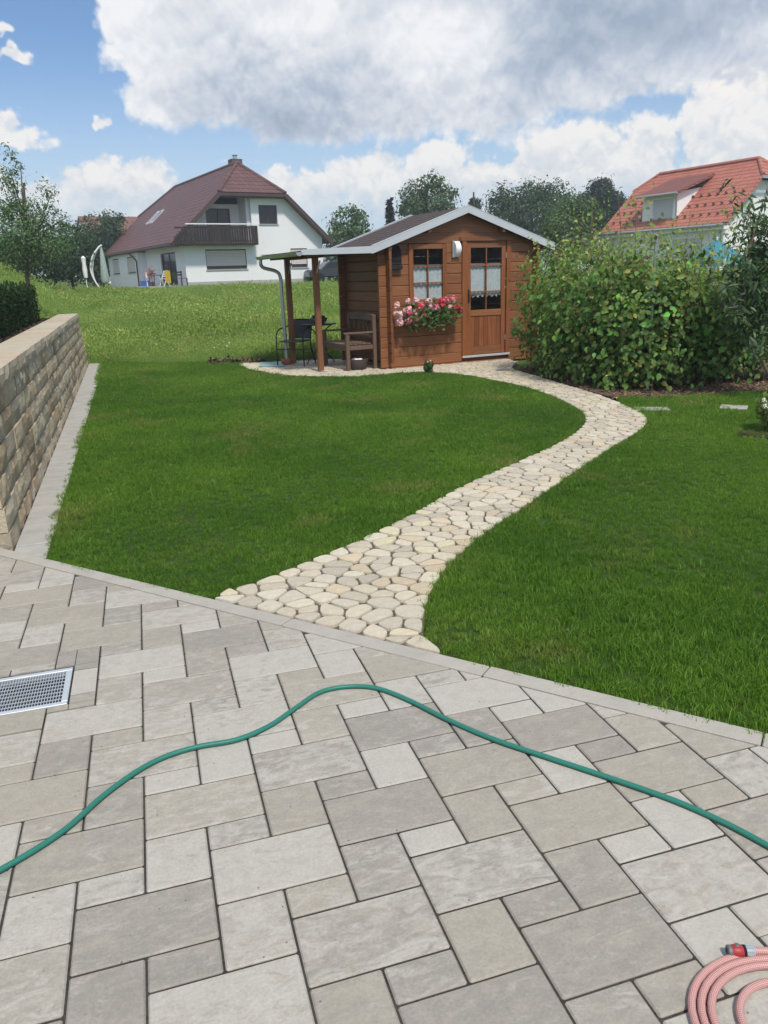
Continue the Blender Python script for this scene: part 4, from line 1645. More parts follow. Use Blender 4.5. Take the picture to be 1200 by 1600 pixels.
M_PETAL = leafmat('petal', 0.6, 0.25, 0.2)
BM = [blossom_mesh('blossom_pink', (0.80, 0.28, 0.40), 60, 0.042, 1), blossom_mesh('blossom_red', (0.78, 0.09, 0.15), 60, 0.045, 2), blossom_mesh('blossom_pale', (0.86, 0.58, 0.64), 60, 0.040, 3)]
BL = [(672, 478, 2), (690, 470, 1), (697, 469, 0), (704, 480, 2), (638, 471, 2), (639, 484, 2), (647, 489, 0), (652, 487, 2), (659, 493, 1), (664, 489, 0), (650, 499, 0), (670, 485, 1), (678, 487, 1), (680, 482, 2), (687, 487, 2), (694, 490, 0), (692, 480, 1), (707, 481, 1), (704, 503, 1), (701, 495, 2), (639, 501, 0), (624, 497, 2), (619, 490, 2), (627, 505, 2), (691, 505, 2), (661, 497, 1), (655, 480, 1), (632, 494, 2), (684, 494, 0), (669, 471, 2), (716, 481, 1), (622, 503, 2), (697, 497, 2), (676, 480, 0)]
rbl = random.Random(3)
BL += [(rbl.gauss(662, 24), rbl.gauss(489, 9), rbl.choice((0, 0, 1, 2))) for _ in range(22)]
for i, (x, y, k) in enumerate(BL):
    r = ray(x, y)
    nrm = np.array([-math.sin(SHR), math.cos(SHR), 0])
    pl = SHF + nrm * (-0.22 + 0.10 * ((i * 37 % 10) / 10))
    q = CAM_P + r * (((pl - CAM_P) @ nrm) / (r @ nrm))
    lx = (q[0] - fb.location.x) * math.cos(SHR) + (q[1] - fb.location.y) * math.sin(SHR)
    ly = -(q[0] - fb.location.x) * math.sin(SHR) + (q[1] - fb.location.y) * math.cos(SHR)
    o = link('blossom', BM[k], M_PETAL, fb, (lx, ly, q[2] - 0.70), rg.uniform(0, 6))
    s = rg.uniform(1.0, 1.4)
    o.scale = (s, s, s)
    st = MB().tube([(lx, ly, q[2] - 0.70), (lx * 0.8, -0.05, 0.14)], 0.003, 4).build('stalk', MATS['leaf_stalk'] if 'leaf_stalk' in MATS else plain('leaf_stalk', (0.08, 0.13, 0.035), 0.7), fb)

# wall lamp beside the door
lamp = tag(empty('wall_lamp', S2W(1.30, 0.0, 1.78), SHR), 'small white curved glass lamp on the shed front beside the door', 'lamp')
MB().box((-0.06, -0.05, -0.005), (-0.03, -0.003, 0.265)).build('back_plate', M_ZINC, lamp, bevel=0.003)
MB().box((-0.055, -0.028, 0.0), (0.085, -0.004, 0.26)).build('housing', M_ZINC, lamp, bevel=0.003)
cv = [(-0.03 - 0.075 * math.sin(math.pi * k / 10) ** 0.8, 0.005 + 0.25 * k / 10) for k in range(11)]
MB().prism([(-0.029, 0.005)] + cv[1:-1] + [(-0.029, 0.255)], 'x', -0.02, 0.08).build('shade', M_WHITEP, lamp, smooth_=True)

# arched wire trellis at the top corner of the front
trl = tag(empty('wall_trellis', S2W(0.17, 0.0, 1.62), SHR), 'dark arched ornament with lattice hung on the shed corner above the window box', 'ornament')
arch = [(-0.10, 0.0)] + [(-0.10 * math.cos(a), 0.24 + 0.13 * math.sin(a)) for a in np.linspace(0, math.pi, 11)] + [(0.10, 0.0)]
MB().tube([(x, -0.035, z) for x, z in arch] + [(-0.10, -0.035, 0.0)], 0.009, 6).build('frame', M_DARK, trl)
MB().prism(arch, 'y', -0.012, -0.004).build('backing', plain('weathered_dark_wood', (0.035, 0.024, 0.018), 0.8), trl)
for x in (-0.06, -0.02, 0.02, 0.06):
    MB().tube([(x, -0.035, 0.0), (x, -0.035, 0.34)], 0.005, 5).build('bar', M_DARK, trl)
for z in (0.08, 0.16, 0.24):
    MB().tube([(-0.10, -0.038, z), (0.10, -0.038, z)], 0.005, 5).build('bar', M_DARK, trl)
MB().box((-0.105, -0.08, -0.01), (0.105, -0.01, 0.05)).build('shelf_box', M_DARK, trl, bevel=0.004)

# ------------------------------------------------------------------ furniture under the canopy
# bench with crossed-slat back, against the shed's side wall
be = tag(empty('garden_bench', S2W(-0.18, 0.72, 0), SHR + R_(90)), 'weathered wooden bench with crossed back slats against the shed side wall', 'bench')
# local x along the bench (towards the back), y towards the shed wall negative = front; front faces away from the wall
BLn = 0.52
for x in (-BLn, BLn):
    MB().box((x - 0.032, -0.055 + 0.0, 0.0), (x + 0.032, 0.005, 0.90)).build('leg', M_BENCH, be, bevel=0.005)
    MB().box((x - 0.032, 0.44, 0.0), (x + 0.032, 0.50, 0.60)).build('leg', M_BENCH, be, bevel=0.005)
    MB().box((x - 0.04, 0.007, 0.602), (x + 0.04, 0.53, 0.632)).build('armrest', M_BENCH, be, bevel=0.005)
    MB().box((x - 0.02, 0.007, 0.34), (x + 0.02, 0.438, 0.41)).build('side_rail', M_BENCH, be, bevel=0.004)
MB().box((-BLn + 0.034, 0.45, 0.33), (BLn - 0.034, 0.485, 0.415)).build('front_rail', M_BENCH, be, bevel=0.004)
for k in range(6):
    y = 0.02 + k * 0.083
    MB().box((-BLn + 0.034, y, 0.418), (BLn - 0.034, y + 0.072, 0.44)).build('seat_slat', M_BENCH, be, bevel=0.004)
MB().box((-BLn + 0.034, -0.045, 0.80), (BLn - 0.034, -0.01, 0.91)).build('top_rail', M_BENCH, be, bevel=0.008)
MB().box((-BLn + 0.034, -0.045, 0.52), (BLn - 0.034, -0.012, 0.57)).build('lower_rail', M_BENCH, be, bevel=0.004)
bw = 2 * BLn - 0.07
for k in range(6):
    x = -BLn + 0.035 + bw * (k + 0.5) / 6
    if k in (1, 4):
        MB().bar((x - 0.07, -0.030, 0.57), (x + 0.07, -0.030, 0.80), 0.014, 0.026, (0, 1, 0)).build('back_slat', M_BENCH, be)
        MB().bar((x + 0.07, -0.022, 0.57), (x - 0.07, -0.022, 0.80), 0.013, 0.024, (0, 1, 0)).build('back_slat', M_BENCH, be)
    else:
        MB().box((x - 0.014, -0.036, 0.57), (x + 0.014, -0.02, 0.80)).build('back_slat', M_BENCH, be)
# planter bowl under the bench
tq = G(559, 577.5)
pb = tag(empty('planter_bowl', (tq[0], tq[1], 0)), 'low round grey planter bowl with pale stones standing under the bench', 'planter')
MB().lathe([(0.13, 0.0), (0.15, 0.02), (0.175, 0.13), (0.185, 0.17), (0.185, 0.185), (0.17, 0.185), (0.165, 0.15), (0.0, 0.145)], 24).build('bowl', plain('bowl_clay', (0.075, 0.062, 0.055), 0.7), pb, smooth_=True)
for k in range(7):
    a = k * 2.3
    s = 0.02 + 0.012 * ((k * 7) % 3)
    MB().lathe([(0.0, -s * .5), (s, -s * .2), (s * 1.1, s * .2), (s * .6, s * .7), (0, s * .8)], 8, (0.10 * math.cos(a) * (k % 3 + 1) / 3, 0.10 * math.sin(a) * (k % 3 + 1) / 3, 0.165)).build('pebble', M_WHITEP, pb, smooth_=True)

# bistro table
tp = S2W(-0.60, 1.62)
tb = tag(empty('bistro_table', (tp[0], tp[1], 0), 0.3), 'small round dark metal table with curved legs between bench and chair', 'table')
MB().lathe([(0.30, 0.70), (0.315, 0.705), (0.315, 0.72), (0.30, 0.725), (0.0, 0.725)], 32).build('table_top', M_DARK, tb, smooth_=True)
for k in range(4):
    a = k * math.pi / 2
    pts = spline([(0.24 * math.cos(a), 0.24 * math.sin(a), 0.70), (0.09 * math.cos(a), 0.09 * math.sin(a), 0.58), (0.055 * math.cos(a), 0.055 * math.sin(a), 0.40), (0.09 * math.cos(a), 0.09 * math.sin(a), 0.22), (0.22 * math.cos(a), 0.22 * math.sin(a), 0.08), (0.26 * math.cos(a), 0.26 * math.sin(a), 0.0)], 5)
    MB().tube(pts, 0.011, 6).build('leg', M_DARK, tb, smooth_=True)
MB().tube([(0.06 * math.cos(a), 0.06 * math.sin(a), 0.42) for a in np.linspace(0, 6.283, 13)], 0.008, 5).build('ring', M_DARK, tb)
bp = tag(empty('plant_bowl', (tp[0], tp[1] - 0.02, 0.726)), 'dark bowl with a low spiky plant standing on the round table', 'plant')
MB().lathe([(0.09, 0.0), (0.14, 0.03), (0.16, 0.09), (0.155, 0.10), (0.14, 0.09), (0, 0.08)], 20).build('bowl', M_GREYPL, bp, smooth_=True)
n = 120
an = rg.uniform(0, 6.28, n); rr_ = 0.13 * np.sqrt(rg.random(n))
me = leaves('foliage', np.c_[rr_ * np.cos(an), rr_ * np.sin(an), np.full(n, 0.085)], np.c_[np.cos(an), np.sin(an), rg.normal(0, .3, n)], rg.uniform(0.04, 0.09, n), leafcols(n, (0.05, 0.065, 0.045), 0.25, rg), LANCE, rg, droop=-2.0, wide=1.6)
tag(link('foliage', me, M_LEAF, bp), kind='stuff')

# stacking chair with a curved tube frame and woven seat
cp = S2W(-1.02, 1.72)
ch = tag(empty('patio_chair', (cp[0], cp[1], 0), R_(-22)), 'grey metal armchair with woven back and curved tube frame under the canopy', 'chair')
for s in (-1, 1):
    pts = spline([(s * 0.27, -0.26, 0.0), (s * 0.27, -0.25, 0.45), (s * 0.265, -0.21, 0.60), (s * 0.26, -0.10, 0.655), (s * 0.245, 0.14, 0.68), (s * 0.225, 0.22, 0.73)], 6)
    MB().tube(pts, 0.012, 8).build('front_leg', M_DARK, ch, smooth_=True)
    pts = spline([(s * 0.24, 0.27, 0.0), (s * 0.225, 0.17, 0.25), (s * 0.22, 0.14, 0.42), (s * 0.222, 0.22, 0.74)], 6)
    MB().tube(pts, 0.012, 8).build('rear_leg', M_DARK, ch, smooth_=True)
MB().tube(spline([(-0.224, 0.22, 0.73), (-0.20, 0.235, 0.78), (-0.1, 0.25, 0.80), (0.1, 0.25, 0.80), (0.20, 0.235, 0.78), (0.224, 0.22, 0.73)], 5), 0.012, 8).build('back_tube', M_DARK, ch, smooth_=True)
m, t, p = material('woven_seat')
v, _ = coords(t, False)
wv = t.new('ShaderNodeTexWave', wave_type='BANDS', bands_direction='X'); t.put(wv.inputs['Vector'], v); wv.inputs['Scale'].default_value = 26; wv.inputs['Distortion'].default_value = 0.6
t.put(p.inputs['Base Color'], t.mix(wv.outputs['Fac'], (0.035, 0.037, 0.037), (0.13, 0.135, 0.135)))
p.inputs['Roughness'].default_value = 0.6
bump(t, p, wv.outputs['Fac'], 0.004)
wb = MB()
prof = [(0.15, 0.46), (0.175, 0.55), (0.195, 0.65), (0.215, 0.74), (0.228, 0.79)]
for s in range(2):
    wb.add([((i / 8 - 0.5) * 0.40, y + 0.012 * s + 0.02 * math.cos((i / 8 - .5) * 3), z) for y, z in prof for i in range(9)], [(j * 9 + i, j * 9 + i + 1, j * 9 + i + 10, j * 9 + i + 9) for j in range(4) for i in range(8)])
wb.build('woven_back', m, ch, smooth_=True)
MB().box((-0.22, -0.24, 0.425), (0.22, 0.17, 0.45)).build('woven_seat', m, ch, bevel=0.01)
MB().tube([(-0.268, -0.25, 0.30), (0.268, -0.25, 0.30)], 0.008, 6).build('stretcher', M_DARK, ch)
for s in (-1, 1):
    MB().tube([(s * 0.268, -0.25, 0.30), (s * 0.225, 0.17, 0.28)], 0.008, 6).build('stretcher', M_DARK, ch)

# terracotta saucer pot at the foot of the downpipe
tq = S2W(-1.17, VB)
MB().lathe([(0.07, 0.0), (0.10, 0.03), (0.115, 0.085), (0.115, 0.10), (0.095, 0.10), (0.085, 0.05), (0, 0.045)], 20, (0, 0, 0.0)).build('drain_pot', M_TERRA, None, smooth_=True, loc=(tq[0], tq[1], 0.012))
tag(bpy.data.objects['drain_pot'], 'small terracotta drain collar at the foot of the downpipe', 'pot')
# blue-green slab in the paving
tq = [G(405, 574), G(445, 574), G(440, 568), G(408, 568)]
cc = sum(tq) / 4
MB().prism([tuple((q - cc)[:2]) for q in tq], 'z', 0.0, 0.022).build('cover_slab', plain('teal_cover', (0.20, 0.34, 0.34), 0.6), None, bevel=0.004, loc=(cc[0], cc[1], 0.008))
tag(bpy.data.objects['cover_slab'], 'flat blue-green cover set in the cobbles near the downpipe', 'cover')
# small tuft plant with white buds at the edge of the lawn
tq = G(670, 583)
sp_ = tag(empty('edging_plant', (tq[0], tq[1], 0.0)), 'small leafy plant with a white bloom at the lawn edge before the shed', 'plant')
n = 150
an = rg.uniform(0, 6.28, n)
me = leaves('foliage', np.c_[0.07 * np.cos(an) * rg.random(n), 0.07 * np.sin(an) * rg.random(n), rg.uniform(0, .13, n)], np.c_[np.cos(an), np.sin(an), rg.normal(0, .5, n)], rg.uniform(0.05, 0.11, n), leafcols(n, (0.05, 0.11, 0.035), .25, rg), LANCE, rg, droop=-1.2, wide=2)
tag(link('foliage', me, M_LEAF, sp_), kind='stuff')
for k in range(4):
    o = link('bloom', BM[2], M_PETAL, sp_, (0.03 * math.cos(k * 2.1), 0.03 * math.sin(k * 2.1), 0.15 + .015 * k)); o.scale = (.35, .35, .35)

# ------------------------------------------------------------------ white house with the brown half-hipped roof
HK = 1.083
HP = D(293, 447, 48 * HK)
HR = R_(30)
house = tag(empty('white_house', tuple(HP), HR), 'white two-storey house with brown half-hipped roof and dark balcony beyond the meadow', 'house')
house.scale = (HK, HK, HK)
hc, hs_ = math.cos(HR), math.sin(HR)
HF1, HF2 = np.array([hc, hs_, 0]), np.array([-hs_, hc, 0])


def hside(x, y, u=0.0):
    """(v, w) on the house plane of constant u"""
    r = ray(x, y)
    q = CAM_P + r * ((((HP + HF1 * u * HK) - CAM_P) @ HF1) / (r @ HF1))
    return ((q - HP) @ HF2) / HK, (q[2] - HP[2]) / HK


def grid_wall(mb, plane, off, th, a0, a1, z0, z1, holes):
    """wall in plane 'x' (constant y=off) or 'y' (constant x=off) with rectangular openings"""
    xs = sorted({a0, a1, *[h[0] for h in holes], *[h[1] for h in holes]})
    zs = sorted({z0, z1, *[h[2] for h in holes], *[h[3] for h in holes]})
    for i in range(len(xs) - 1):
        for j in range(len(zs) - 1):
            xm, zm = (xs[i] + xs[i + 1]) / 2, (zs[j] + zs[j + 1]) / 2
            if any(h[0] < xm < h[1] and h[2] < zm < h[3] for h in holes):
                continue
            if plane == 'x':
                mb.box((xs[i], off, zs[j]), (xs[i + 1], off + th, zs[j + 1]))
            else:
                mb.box((off, xs[i], zs[j]), (off + th, xs[i + 1], zs[j + 1]))
    return mb


def opening(parent, plane, off, a0, a1, z0, z1, fill, frame=None, mull=True, sill=True, depth=0.10, inward=1, name='window'):
    w = empty(name); w.parent = parent
    f = frame or M_FRAME

    def B(nm, mat, p0, p1, q0, q1, d0, d1):
        d0, d1 = sorted((off + inward * d0, off + inward * d1))
        if plane == 'x':
            MB().box((p0, d0, q0), (p1, d1, q1)).build(nm, mat, w)
        else:
            MB().box((d0, p0, q0), (d1, p1, q1)).build(nm, mat, w)
    fw_ = 0.07
    B('frame', f, a0, a0 + fw_, z0, z1, depth - .03, depth + .06)
    B('frame', f, a1 - fw_, a1, z0, z1, depth - .03, depth + .06)
    B('frame', f, a0 + fw_, a1 - fw_, z1 - fw_, z1, depth - .03, depth + .06)
    B('frame', f, a0 + fw_, a1 - fw_, z0, z0 + fw_, depth - .03, depth + .06)
    if fill == 'glass':
        if mull:
            am = (a0 + a1) / 2
            B('mullion', f, am - 0.035, am + 0.035, z0 + fw_, z1 - fw_, depth - .02, depth + .05)
            B('pane', M_GLASSD, a0 + fw_, am - 0.035, z0 + fw_, z1 - fw_, depth + .01, depth + .02)
            B('pane', M_GLASSD, am + 0.035, a1 - fw_, z0 + fw_, z1 - fw_, depth + .01, depth + .02)
        else:
            B('pane', M_GLASSD, a0 + fw_, a1 - fw_, z0 + fw_, z1 - fw_, depth + .01, depth + .02)
    else:
        gap = 0.14 if fill == 'shutter_gap' else 0.0
        n = max(6, int((z1 - z0) / 0.11))
        for k in range(n):
            q0 = z0 + fw_ + gap + (z1 - z0 - 2 * fw_ - gap) * k / n
            q1 = z0 + fw_ + gap + (z1 - z0 - 2 * fw_ - gap) * (k + 1) / n
            B('shutter_slat', M_SHUT if fill != 'grey' else M_SHUTG, a0 + fw_ - .02, a1 - fw_ + .02, q0 + .004, q1 - .004, depth - .05, depth - .01 - 0.0)
        B('pane', M_GLASSD, a0 + fw_, a1 - fw_, z0 + fw_, z1 - fw_, depth + .01, depth + .02)
    if sill:
        B('sill', M_PLINTH, a0 - 0.05, a1 + 0.05, z0 - 0.05, z0 - 0.003, -0.06, depth)
    return w


def hole(*a):
    return a


HW, HD, EAW = 9.1, 18.3, 2.45
RSL = 0.905
RUC = 4.40
mb = MB()
grid_wall(mb, 'x', 0.0, 0.30, 0.0, HW, -1.0, EAW, [(1.29, 3.87, 0.90, 2.06), (6.85, 8.0, 0.90, 2.06)])


def topw(u):
    return min(5.15, EAW + (9.62 - u) * RSL - 0.1, EAW + (u + 0.82) * RSL - 0.1)


def gable_piece(a, b, z0, z1=None, off=0.0, th=0.30):
    if z1 is not None:
        mb.prism([(a, z0), (b, z0), (b, z1), (a, z1)], 'y', off, off + th)
    else:
        n = 6
        pts = [(a, z0), (b, z0)] + [(b + (a - b) * k / n, max(topw(b + (a - b) * k / n), z0 + .001)) for k in range(n + 1)]
        mb.prism(pts, 'y', off, off + th)


gable_piece(4.38, 4.88, EAW)
gable_piece(4.88, 6.10, EAW, 3.50)
gable_piece(4.88, 6.10, 4.60)
gable_piece(6.10, HW, EAW)
mb.prism([(0.0, EAW), (4.10, EAW), (4.10, 5.3), (2.0, 5.3), (0.0, 3.0)], 'y', 1.55, 1.75) if False else None
grid_wall(mb, 'x', 1.55, 0.2, 1.95, 4.2, EAW, 4.75, [(2.05, 3.6, EAW + 0.05, 4.50)])
mb.prism([(0.0, EAW), (1.95, EAW), (1.95, 4.75), (0.0, 3.0)], 'y', 1.55, 1.75)
mb.box((4.18, 0.30, EAW), (4.38, 1.75, 5.3))
mb.box((HW - 0.3, 0.3, -1.0), (HW, HD, EAW))
mb.box((0.3, HD - 0.3, -1.0), (HW - 0.3, HD, EAW))
mb.prism([(0.3, EAW), (HW - 0.3, EAW), (6.5, 5.2), (2.3, 5.2)], 'y', HD - 0.31, HD)
VB9 = 9.0
vA, _ = hside(254, 430); vB_, _ = hside(277, 430)
d0, d1 = sorted((vA, vB_))
grid_wall(mb, 'y', 0.0, 0.30, 0.3, VB9, -1.0, EAW, [(d0, d1, 0.10, 2.02)])
vs_ = [sorted((hside(178, 430, -0.6)[0], hside(188, 430, -0.6)[0])), sorted((hside(201, 430, -0.6)[0], hside(213, 430, -0.6)[0]))]
grid_wall(mb, 'y', -0.6, 0.30, VB9, HD, -1.0, EAW - 0.2, [(a, b, 0.95, 2.05) for a, b in vs_])
mb.box((-0.6, VB9, -1.0), (0.3, VB9 + 0.001 + 0.25, EAW - 0.2)) if False else mb.box((-0.3, VB9 - 0.001, -1.0), (0.29, VB9 + 0.25, EAW - 0.21))
mb.build('wall', M_WHITE, house)
MB().box((-0.02, -0.02, -1.0), (HW + 0.02, -0.002, 0.22)).build('plinth', M_PLINTH, house)
MB().box((-2.3, -0.4, -0.6), (-0.02, 9.5, 0.03)).build('patio_slab', M_PLINTH, house)
MB().box((0.3, 0.3, EAW - 0.25), (HW - 0.3, HD - 0.3, EAW - 0.05)).build('upper_floor', M_PLINTH, house)
opening(house, 'x', 0.0, 1.29, 3.87, 0.90, 2.06, 'shutter_gap')
opening(house, 'x', 0.0, 6.85, 8.0, 0.90, 2.06, 'shutter_gap')
opening(house, 'x', 0.0, 4.88, 6.10, 3.50, 4.60, 'glass')
opening(house, 'x', 1.55, 2.05, 3.6, EAW + 0.05, 4.50, 'glass', sill=False, name='balcony_door')
opening(house, 'y', 0.0, d0, d1, 0.10, 2.02, 'glass', sill=False, name='patio_door')
for a, b in vs_:
    opening(house, 'y', -0.6, a, b, 0.95, 2.05, 'shutter')
# roof
zr = EAW + (RUC + 0.82) * RSL
UL, UR = -0.82, 9.62
HIPZ = 5.25
uhL, uhR = UL + (HIPZ - EAW) / RSL, UR - (HIPZ - EAW) / RSL
VF_, VBk = -0.55, HD + 0.5
vh = 2.3
roof = MB()


def slab(mb, pts, th=0.16):
    P = [Vector(p) for p in pts]
    n = (P[1] - P[0]).cross(P[2] - P[0]).normalized()
    if n.z < 0:
        n = -n
    k = len(P)
    lo = [p - n * th for p in P]
    fs = [tuple(range(k)), tuple(range(k, 2 * k))[::-1]] + [(i, k + i, k + (i + 1) % k, (i + 1) % k) for i in range(k)]
    b = len(mb.v)
    mb.add([tuple(p) for p in P + lo], fs)


slab(roof, [(UL, VF_, EAW), (uhL, VF_, HIPZ), (RUC, VF_ + vh, zr), (RUC, VBk - vh * 1.6, zr), (uhL, VBk, HIPZ), (UL, VBk, EAW)])
r_l = roof.build('roof_slope', M_TILE_D, house)
roof = MB(); slab(roof, [(UR, VF_, EAW), (uhR, VF_, HIPZ), (RUC, VF_ + vh, zr), (RUC, VBk - vh * 1.6, zr), (uhR, VBk, HIPZ), (UR, VBk, EAW)])
roof.build('roof_slope', M_TILE_D, house)
for v0, v1 in ((VF_, VF_ + vh), (VBk, VBk - vh * 1.6)):
    roof = MB(); slab(roof, [(uhL, v0, HIPZ), (uhR, v0, HIPZ), (RUC, v1, zr)])
    roof.build('hip', M_TILE_D, house)
for a, b in (((uhL, VF_, HIPZ), (RUC, VF_ + vh, zr)), ((uhR, VF_, HIPZ), (RUC, VF_ + vh, zr)), ((RUC, VF_ + vh, zr), (RUC, VBk - vh * 1.6, zr)), ((uhL, VBk, HIPZ), (RUC, VBk - vh * 1.6, zr))):
    MB().tube([a, b], 0.11, 8).build('ridge_tile', M_TILE_D, house, smooth_=True)
for s, (ue, uh) in ((1, (UL, uhL)), (-1, (UR, uhR))):
    MB().bar((ue, VF_ - 0.03, EAW - 0.13), (uh, VF_ - 0.03, HIPZ - 0.13), 0.05, 0.24, (0, 0, 1)).build('verge_board', M_FRAME, house)
MB().box((uhL - 0.1, VF_ - 0.06, HIPZ - 0.22), (uhR + 0.1, VF_, HIPZ - 0.06)).build('gutter', M_FRAME, house)
MB().box((uhL, VF_, HIPZ - 0.28), (uhR, 0.0, HIPZ - 0.2)).build('soffit', M_FRAME, house)
MB().tube([(UL - 0.06, VF_, EAW - 0.14), (UL - 0.06, VBk, EAW - 0.14)], 0.09, 8).build('gutter', M_FRAME, house, smooth_=True)
dpv = VB9 + 0.1
MB().tube(spline([(UL - 0.06, dpv + 1.6, EAW - 0.2), (UL - 0.04, dpv + 0.9, EAW - 0.25), (-0.66, dpv + 0.1, EAW - 0.7), (-0.66, dpv, EAW - 1.2), (-0.66, dpv, 0.0)], 5), 0.05, 8).build('downpipe', M_FRAME, house, smooth_=True)
# chimney and skylight
MB().box((RUC + 0.2, VF_ + vh + 1.4, zr - 0.6), (RUC + 0.9, VF_ + vh + 2.1, zr + 0.42)).build('chimney', plain('chimney_slate', (0.09, 0.075, 0.075), 0.8), house)
MB().lathe([(0.14, 0), (0.14, .2), (0.2, .24), (0.0, .32)], 10, (RUC + 0.55, VF_ + vh + 1.75, zr + 0.42)).build('chimney_pot', M_ZINC, house)
sv = hside(247, 341, 1.9)[0]
for k in range(2):
    sk = empty('skylight'); sk.parent = house
    u0, u1 = 1.2, 2.15
    z0, z1 = EAW + (u0 - UL) * RSL, EAW + (u1 - UL) * RSL
    va = sv - 0.9 + k * 1.15
    M_ = MB(); M_.add([(u0, va, z0 + .06), (u1, va, z1 + .06), (u1, va + 0.75, z1 + .06), (u0, va + .75, z0 + .06), (u0, va, z0 - .05), (u1, va, z1 - .05), (u1, va + .75, z1 - .05), (u0, va + .75, z0 - .05)], [(0, 1, 2, 3), (0, 4, 5, 1), (1, 5, 6, 2), (2, 6, 7, 3), (3, 7, 4, 0)])
    M_.build('frame', M_TRIM, sk)
    g_ = MB(); g_.add([(u0 + .1, va + .1, z0 + .16), (u1 - .1, va + .1, z1 - .03), (u1 - .1, va + .65, z1 - .03), (u0 + .1, va + .65, z0 + .16)], [(0, 1, 2, 3)])
    g_.build('pane', M_GLASSD, sk)
# balcony
bal = empty('balcony'); bal.parent = house
BU0, BU1 = -0.74, 4.42
MB().box((BU0, -0.75, EAW - 0.18), (BU1, 1.55, EAW - 0.06)).build('floor_slab', M_FRAME, bal)
nbd = 34
for k in range(nbd):
    a = BU0 + (BU1 - BU0) * k / nbd
    b = BU0 + (BU1 - BU0) * (k + 1) / nbd
    hgt = 3.36 if a > 0.0 else min(3.36, EAW + (a - UL) * RSL + 0.25)
    MB().box((a + 0.012, -0.79, EAW - 0.12), (b - 0.012, -0.765, hgt)).build('railing_board', M_DKWOOD, bal)
for z in (EAW + 0.0, EAW + 0.75):
    MB().box((BU0 + .1, -0.763, z), (BU1, -0.72, z + 0.09)).build('railing_beam', M_DKWOOD, bal)
MB().box((0.0, -0.80, 3.42), (BU1 + 0.02, -0.70, 3.48)).build('handrail', M_WHITEP, bal)
for k in range(9):
    a = BU1 - 0.02
    MB().box((a, -0.76 + k * 0.085, EAW - 0.12), (a + 0.025, -0.69 + k * 0.085, 3.36)).build('railing_board', M_DKWOOD, bal)
# closed barbecue on the balcony
q = empty('balcony_grill')
q.location = tuple(HP + HF1 * 2.05 * HK + HF2 * 0.3 * HK + np.array([0, 0, (EAW - 0.05) * HK])); q.rotation_euler = (0, 0, HR)
tag(q, 'round black kettle grill standing on the house balcony', 'grill')
MB().lathe([(0.0, 0.62), (0.2, 0.68), (0.33, 0.85), (0.35, 0.95), (0.33, 1.05), (0.2, 1.2), (0.05, 1.27), (0, 1.27)], 16).build('kettle', M_DARK, q, smooth_=True)
for k in range(3):
    a = k * 2.09
    MB().tube([(0.15 * math.cos(a), 0.15 * math.sin(a), 0.7), (0.3 * math.cos(a), 0.3 * math.sin(a), 0)], 0.015, 6).build('leg', M_DARK, q)

# ---- things on the house's terrace
def on_patio(px, py):
    return G(px, py, HP[2] + 0.03 * HK)


def simple_chair(name, label, loc, rz, mat, folding=True, h=0.95, group=None):
    c = tag(empty(name, tuple(loc), rz), label, 'chair', group)
    w = 0.24
    for s in (-w, w):
        MB().bar((s, -0.22, 0), (s, 0.2, h), 0.03, 0.03).build('leg', mat, c)
        MB().bar((s, 0.24, 0), (s, -0.16, 0.5), 0.03, 0.03).build('leg', mat, c)
    for k in range(5):
        MB().box((-w, -0.2 + k * 0.08, 0.45), (w, -0.14 + k * 0.08, 0.47)).build('seat_slat', mat, c)
    for k in range(4):
        z = 0.58 + k * 0.1
        y = -0.22 + 0.42 * z / h
        MB().box((-w, y - 0.012, z), (w, y + 0.012, z + 0.06)).build('back_slat', mat, c)
    return c


def hp_loc(px, u):
    """stand on the house terrace at photo column px on the plane of constant u"""
    v, _ = hside(px, 440, u)
    q = HP + HF1 * u * HK + HF2 * v * HK
    return (q[0], q[1], HP[2] + 0.03 * HK)


simple_chair('folding_chair', 'white slatted folding chair before the house wall nearest the blue crate', hp_loc(235, -1.0), 0.4, M_WHITEP)
simple_chair('folding_chair', 'white slatted folding chair draped with a yellow cloth before the patio door', hp_loc(257, -1.3), -0.7, M_WHITEP)
c = tag(empty('patio_table', hp_loc(247, -0.75), HR), 'dark table on the house terrace between the white chairs', 'table')
MB().box((-0.45, -0.7, 0.70), (0.45, 0.7, 0.74)).build('table_top', M_GREYPL, c)
for x, y in ((-.4, -.65), (.4, -.65), (-.4, .65), (.4, .65)):
    MB().box((x - .03, y - .03, 0), (x + .03, y + .03, .7)).build('leg', M_GREYPL, c)
l = hp_loc(263, -1.35)
rgd = np.random.default_rng(77)
cl = MB()
for s in range(2):
    cl.add([(0.32 * (i / 6 - .5) + 0.02 * s, 0.05 * math.sin(i * 1.5) + 0.02 * s, 0.95 - 0.75 * j / 5 + 0.03 * math.sin(i)) for j in range(6) for i in range(7)], [(j * 7 + i, j * 7 + i + 1, j * 7 + i + 8, j * 7 + i + 7) for j in range(5) for i in range(6)])
o = cl.build('cloth', plain('yellow_cloth', (0.55, 0.40, 0.03), 0.9, var=0.25, scale=14), None, loc=l, rz=0.5)
tag(o, 'yellow striped cloth hanging over the folding chair at the house', 'cloth')
l = hp_loc(227, -1.0)
b = tag(empty('crate', l, HR), 'blue plastic crate by the downpipe of the white house', 'crate')
M_BLUE = plain('blue_plastic', (0.03, 0.12, 0.42), 0.5)
for lo_, hi_ in (((-.3, -.2, 0), (.3, .2, .03)), ((-.3, -.2, .03), (.3, -.18, .38)), ((-.3, .18, .03), (.3, .2, .38)), ((-.3, -.18, .03), (-.28, .18, .38)), ((.28, -.18, .03), (.3, .18, .38))):
    MB().box(lo_, hi_).build('side', M_BLUE, b)
l = hp_loc(284, -0.4)
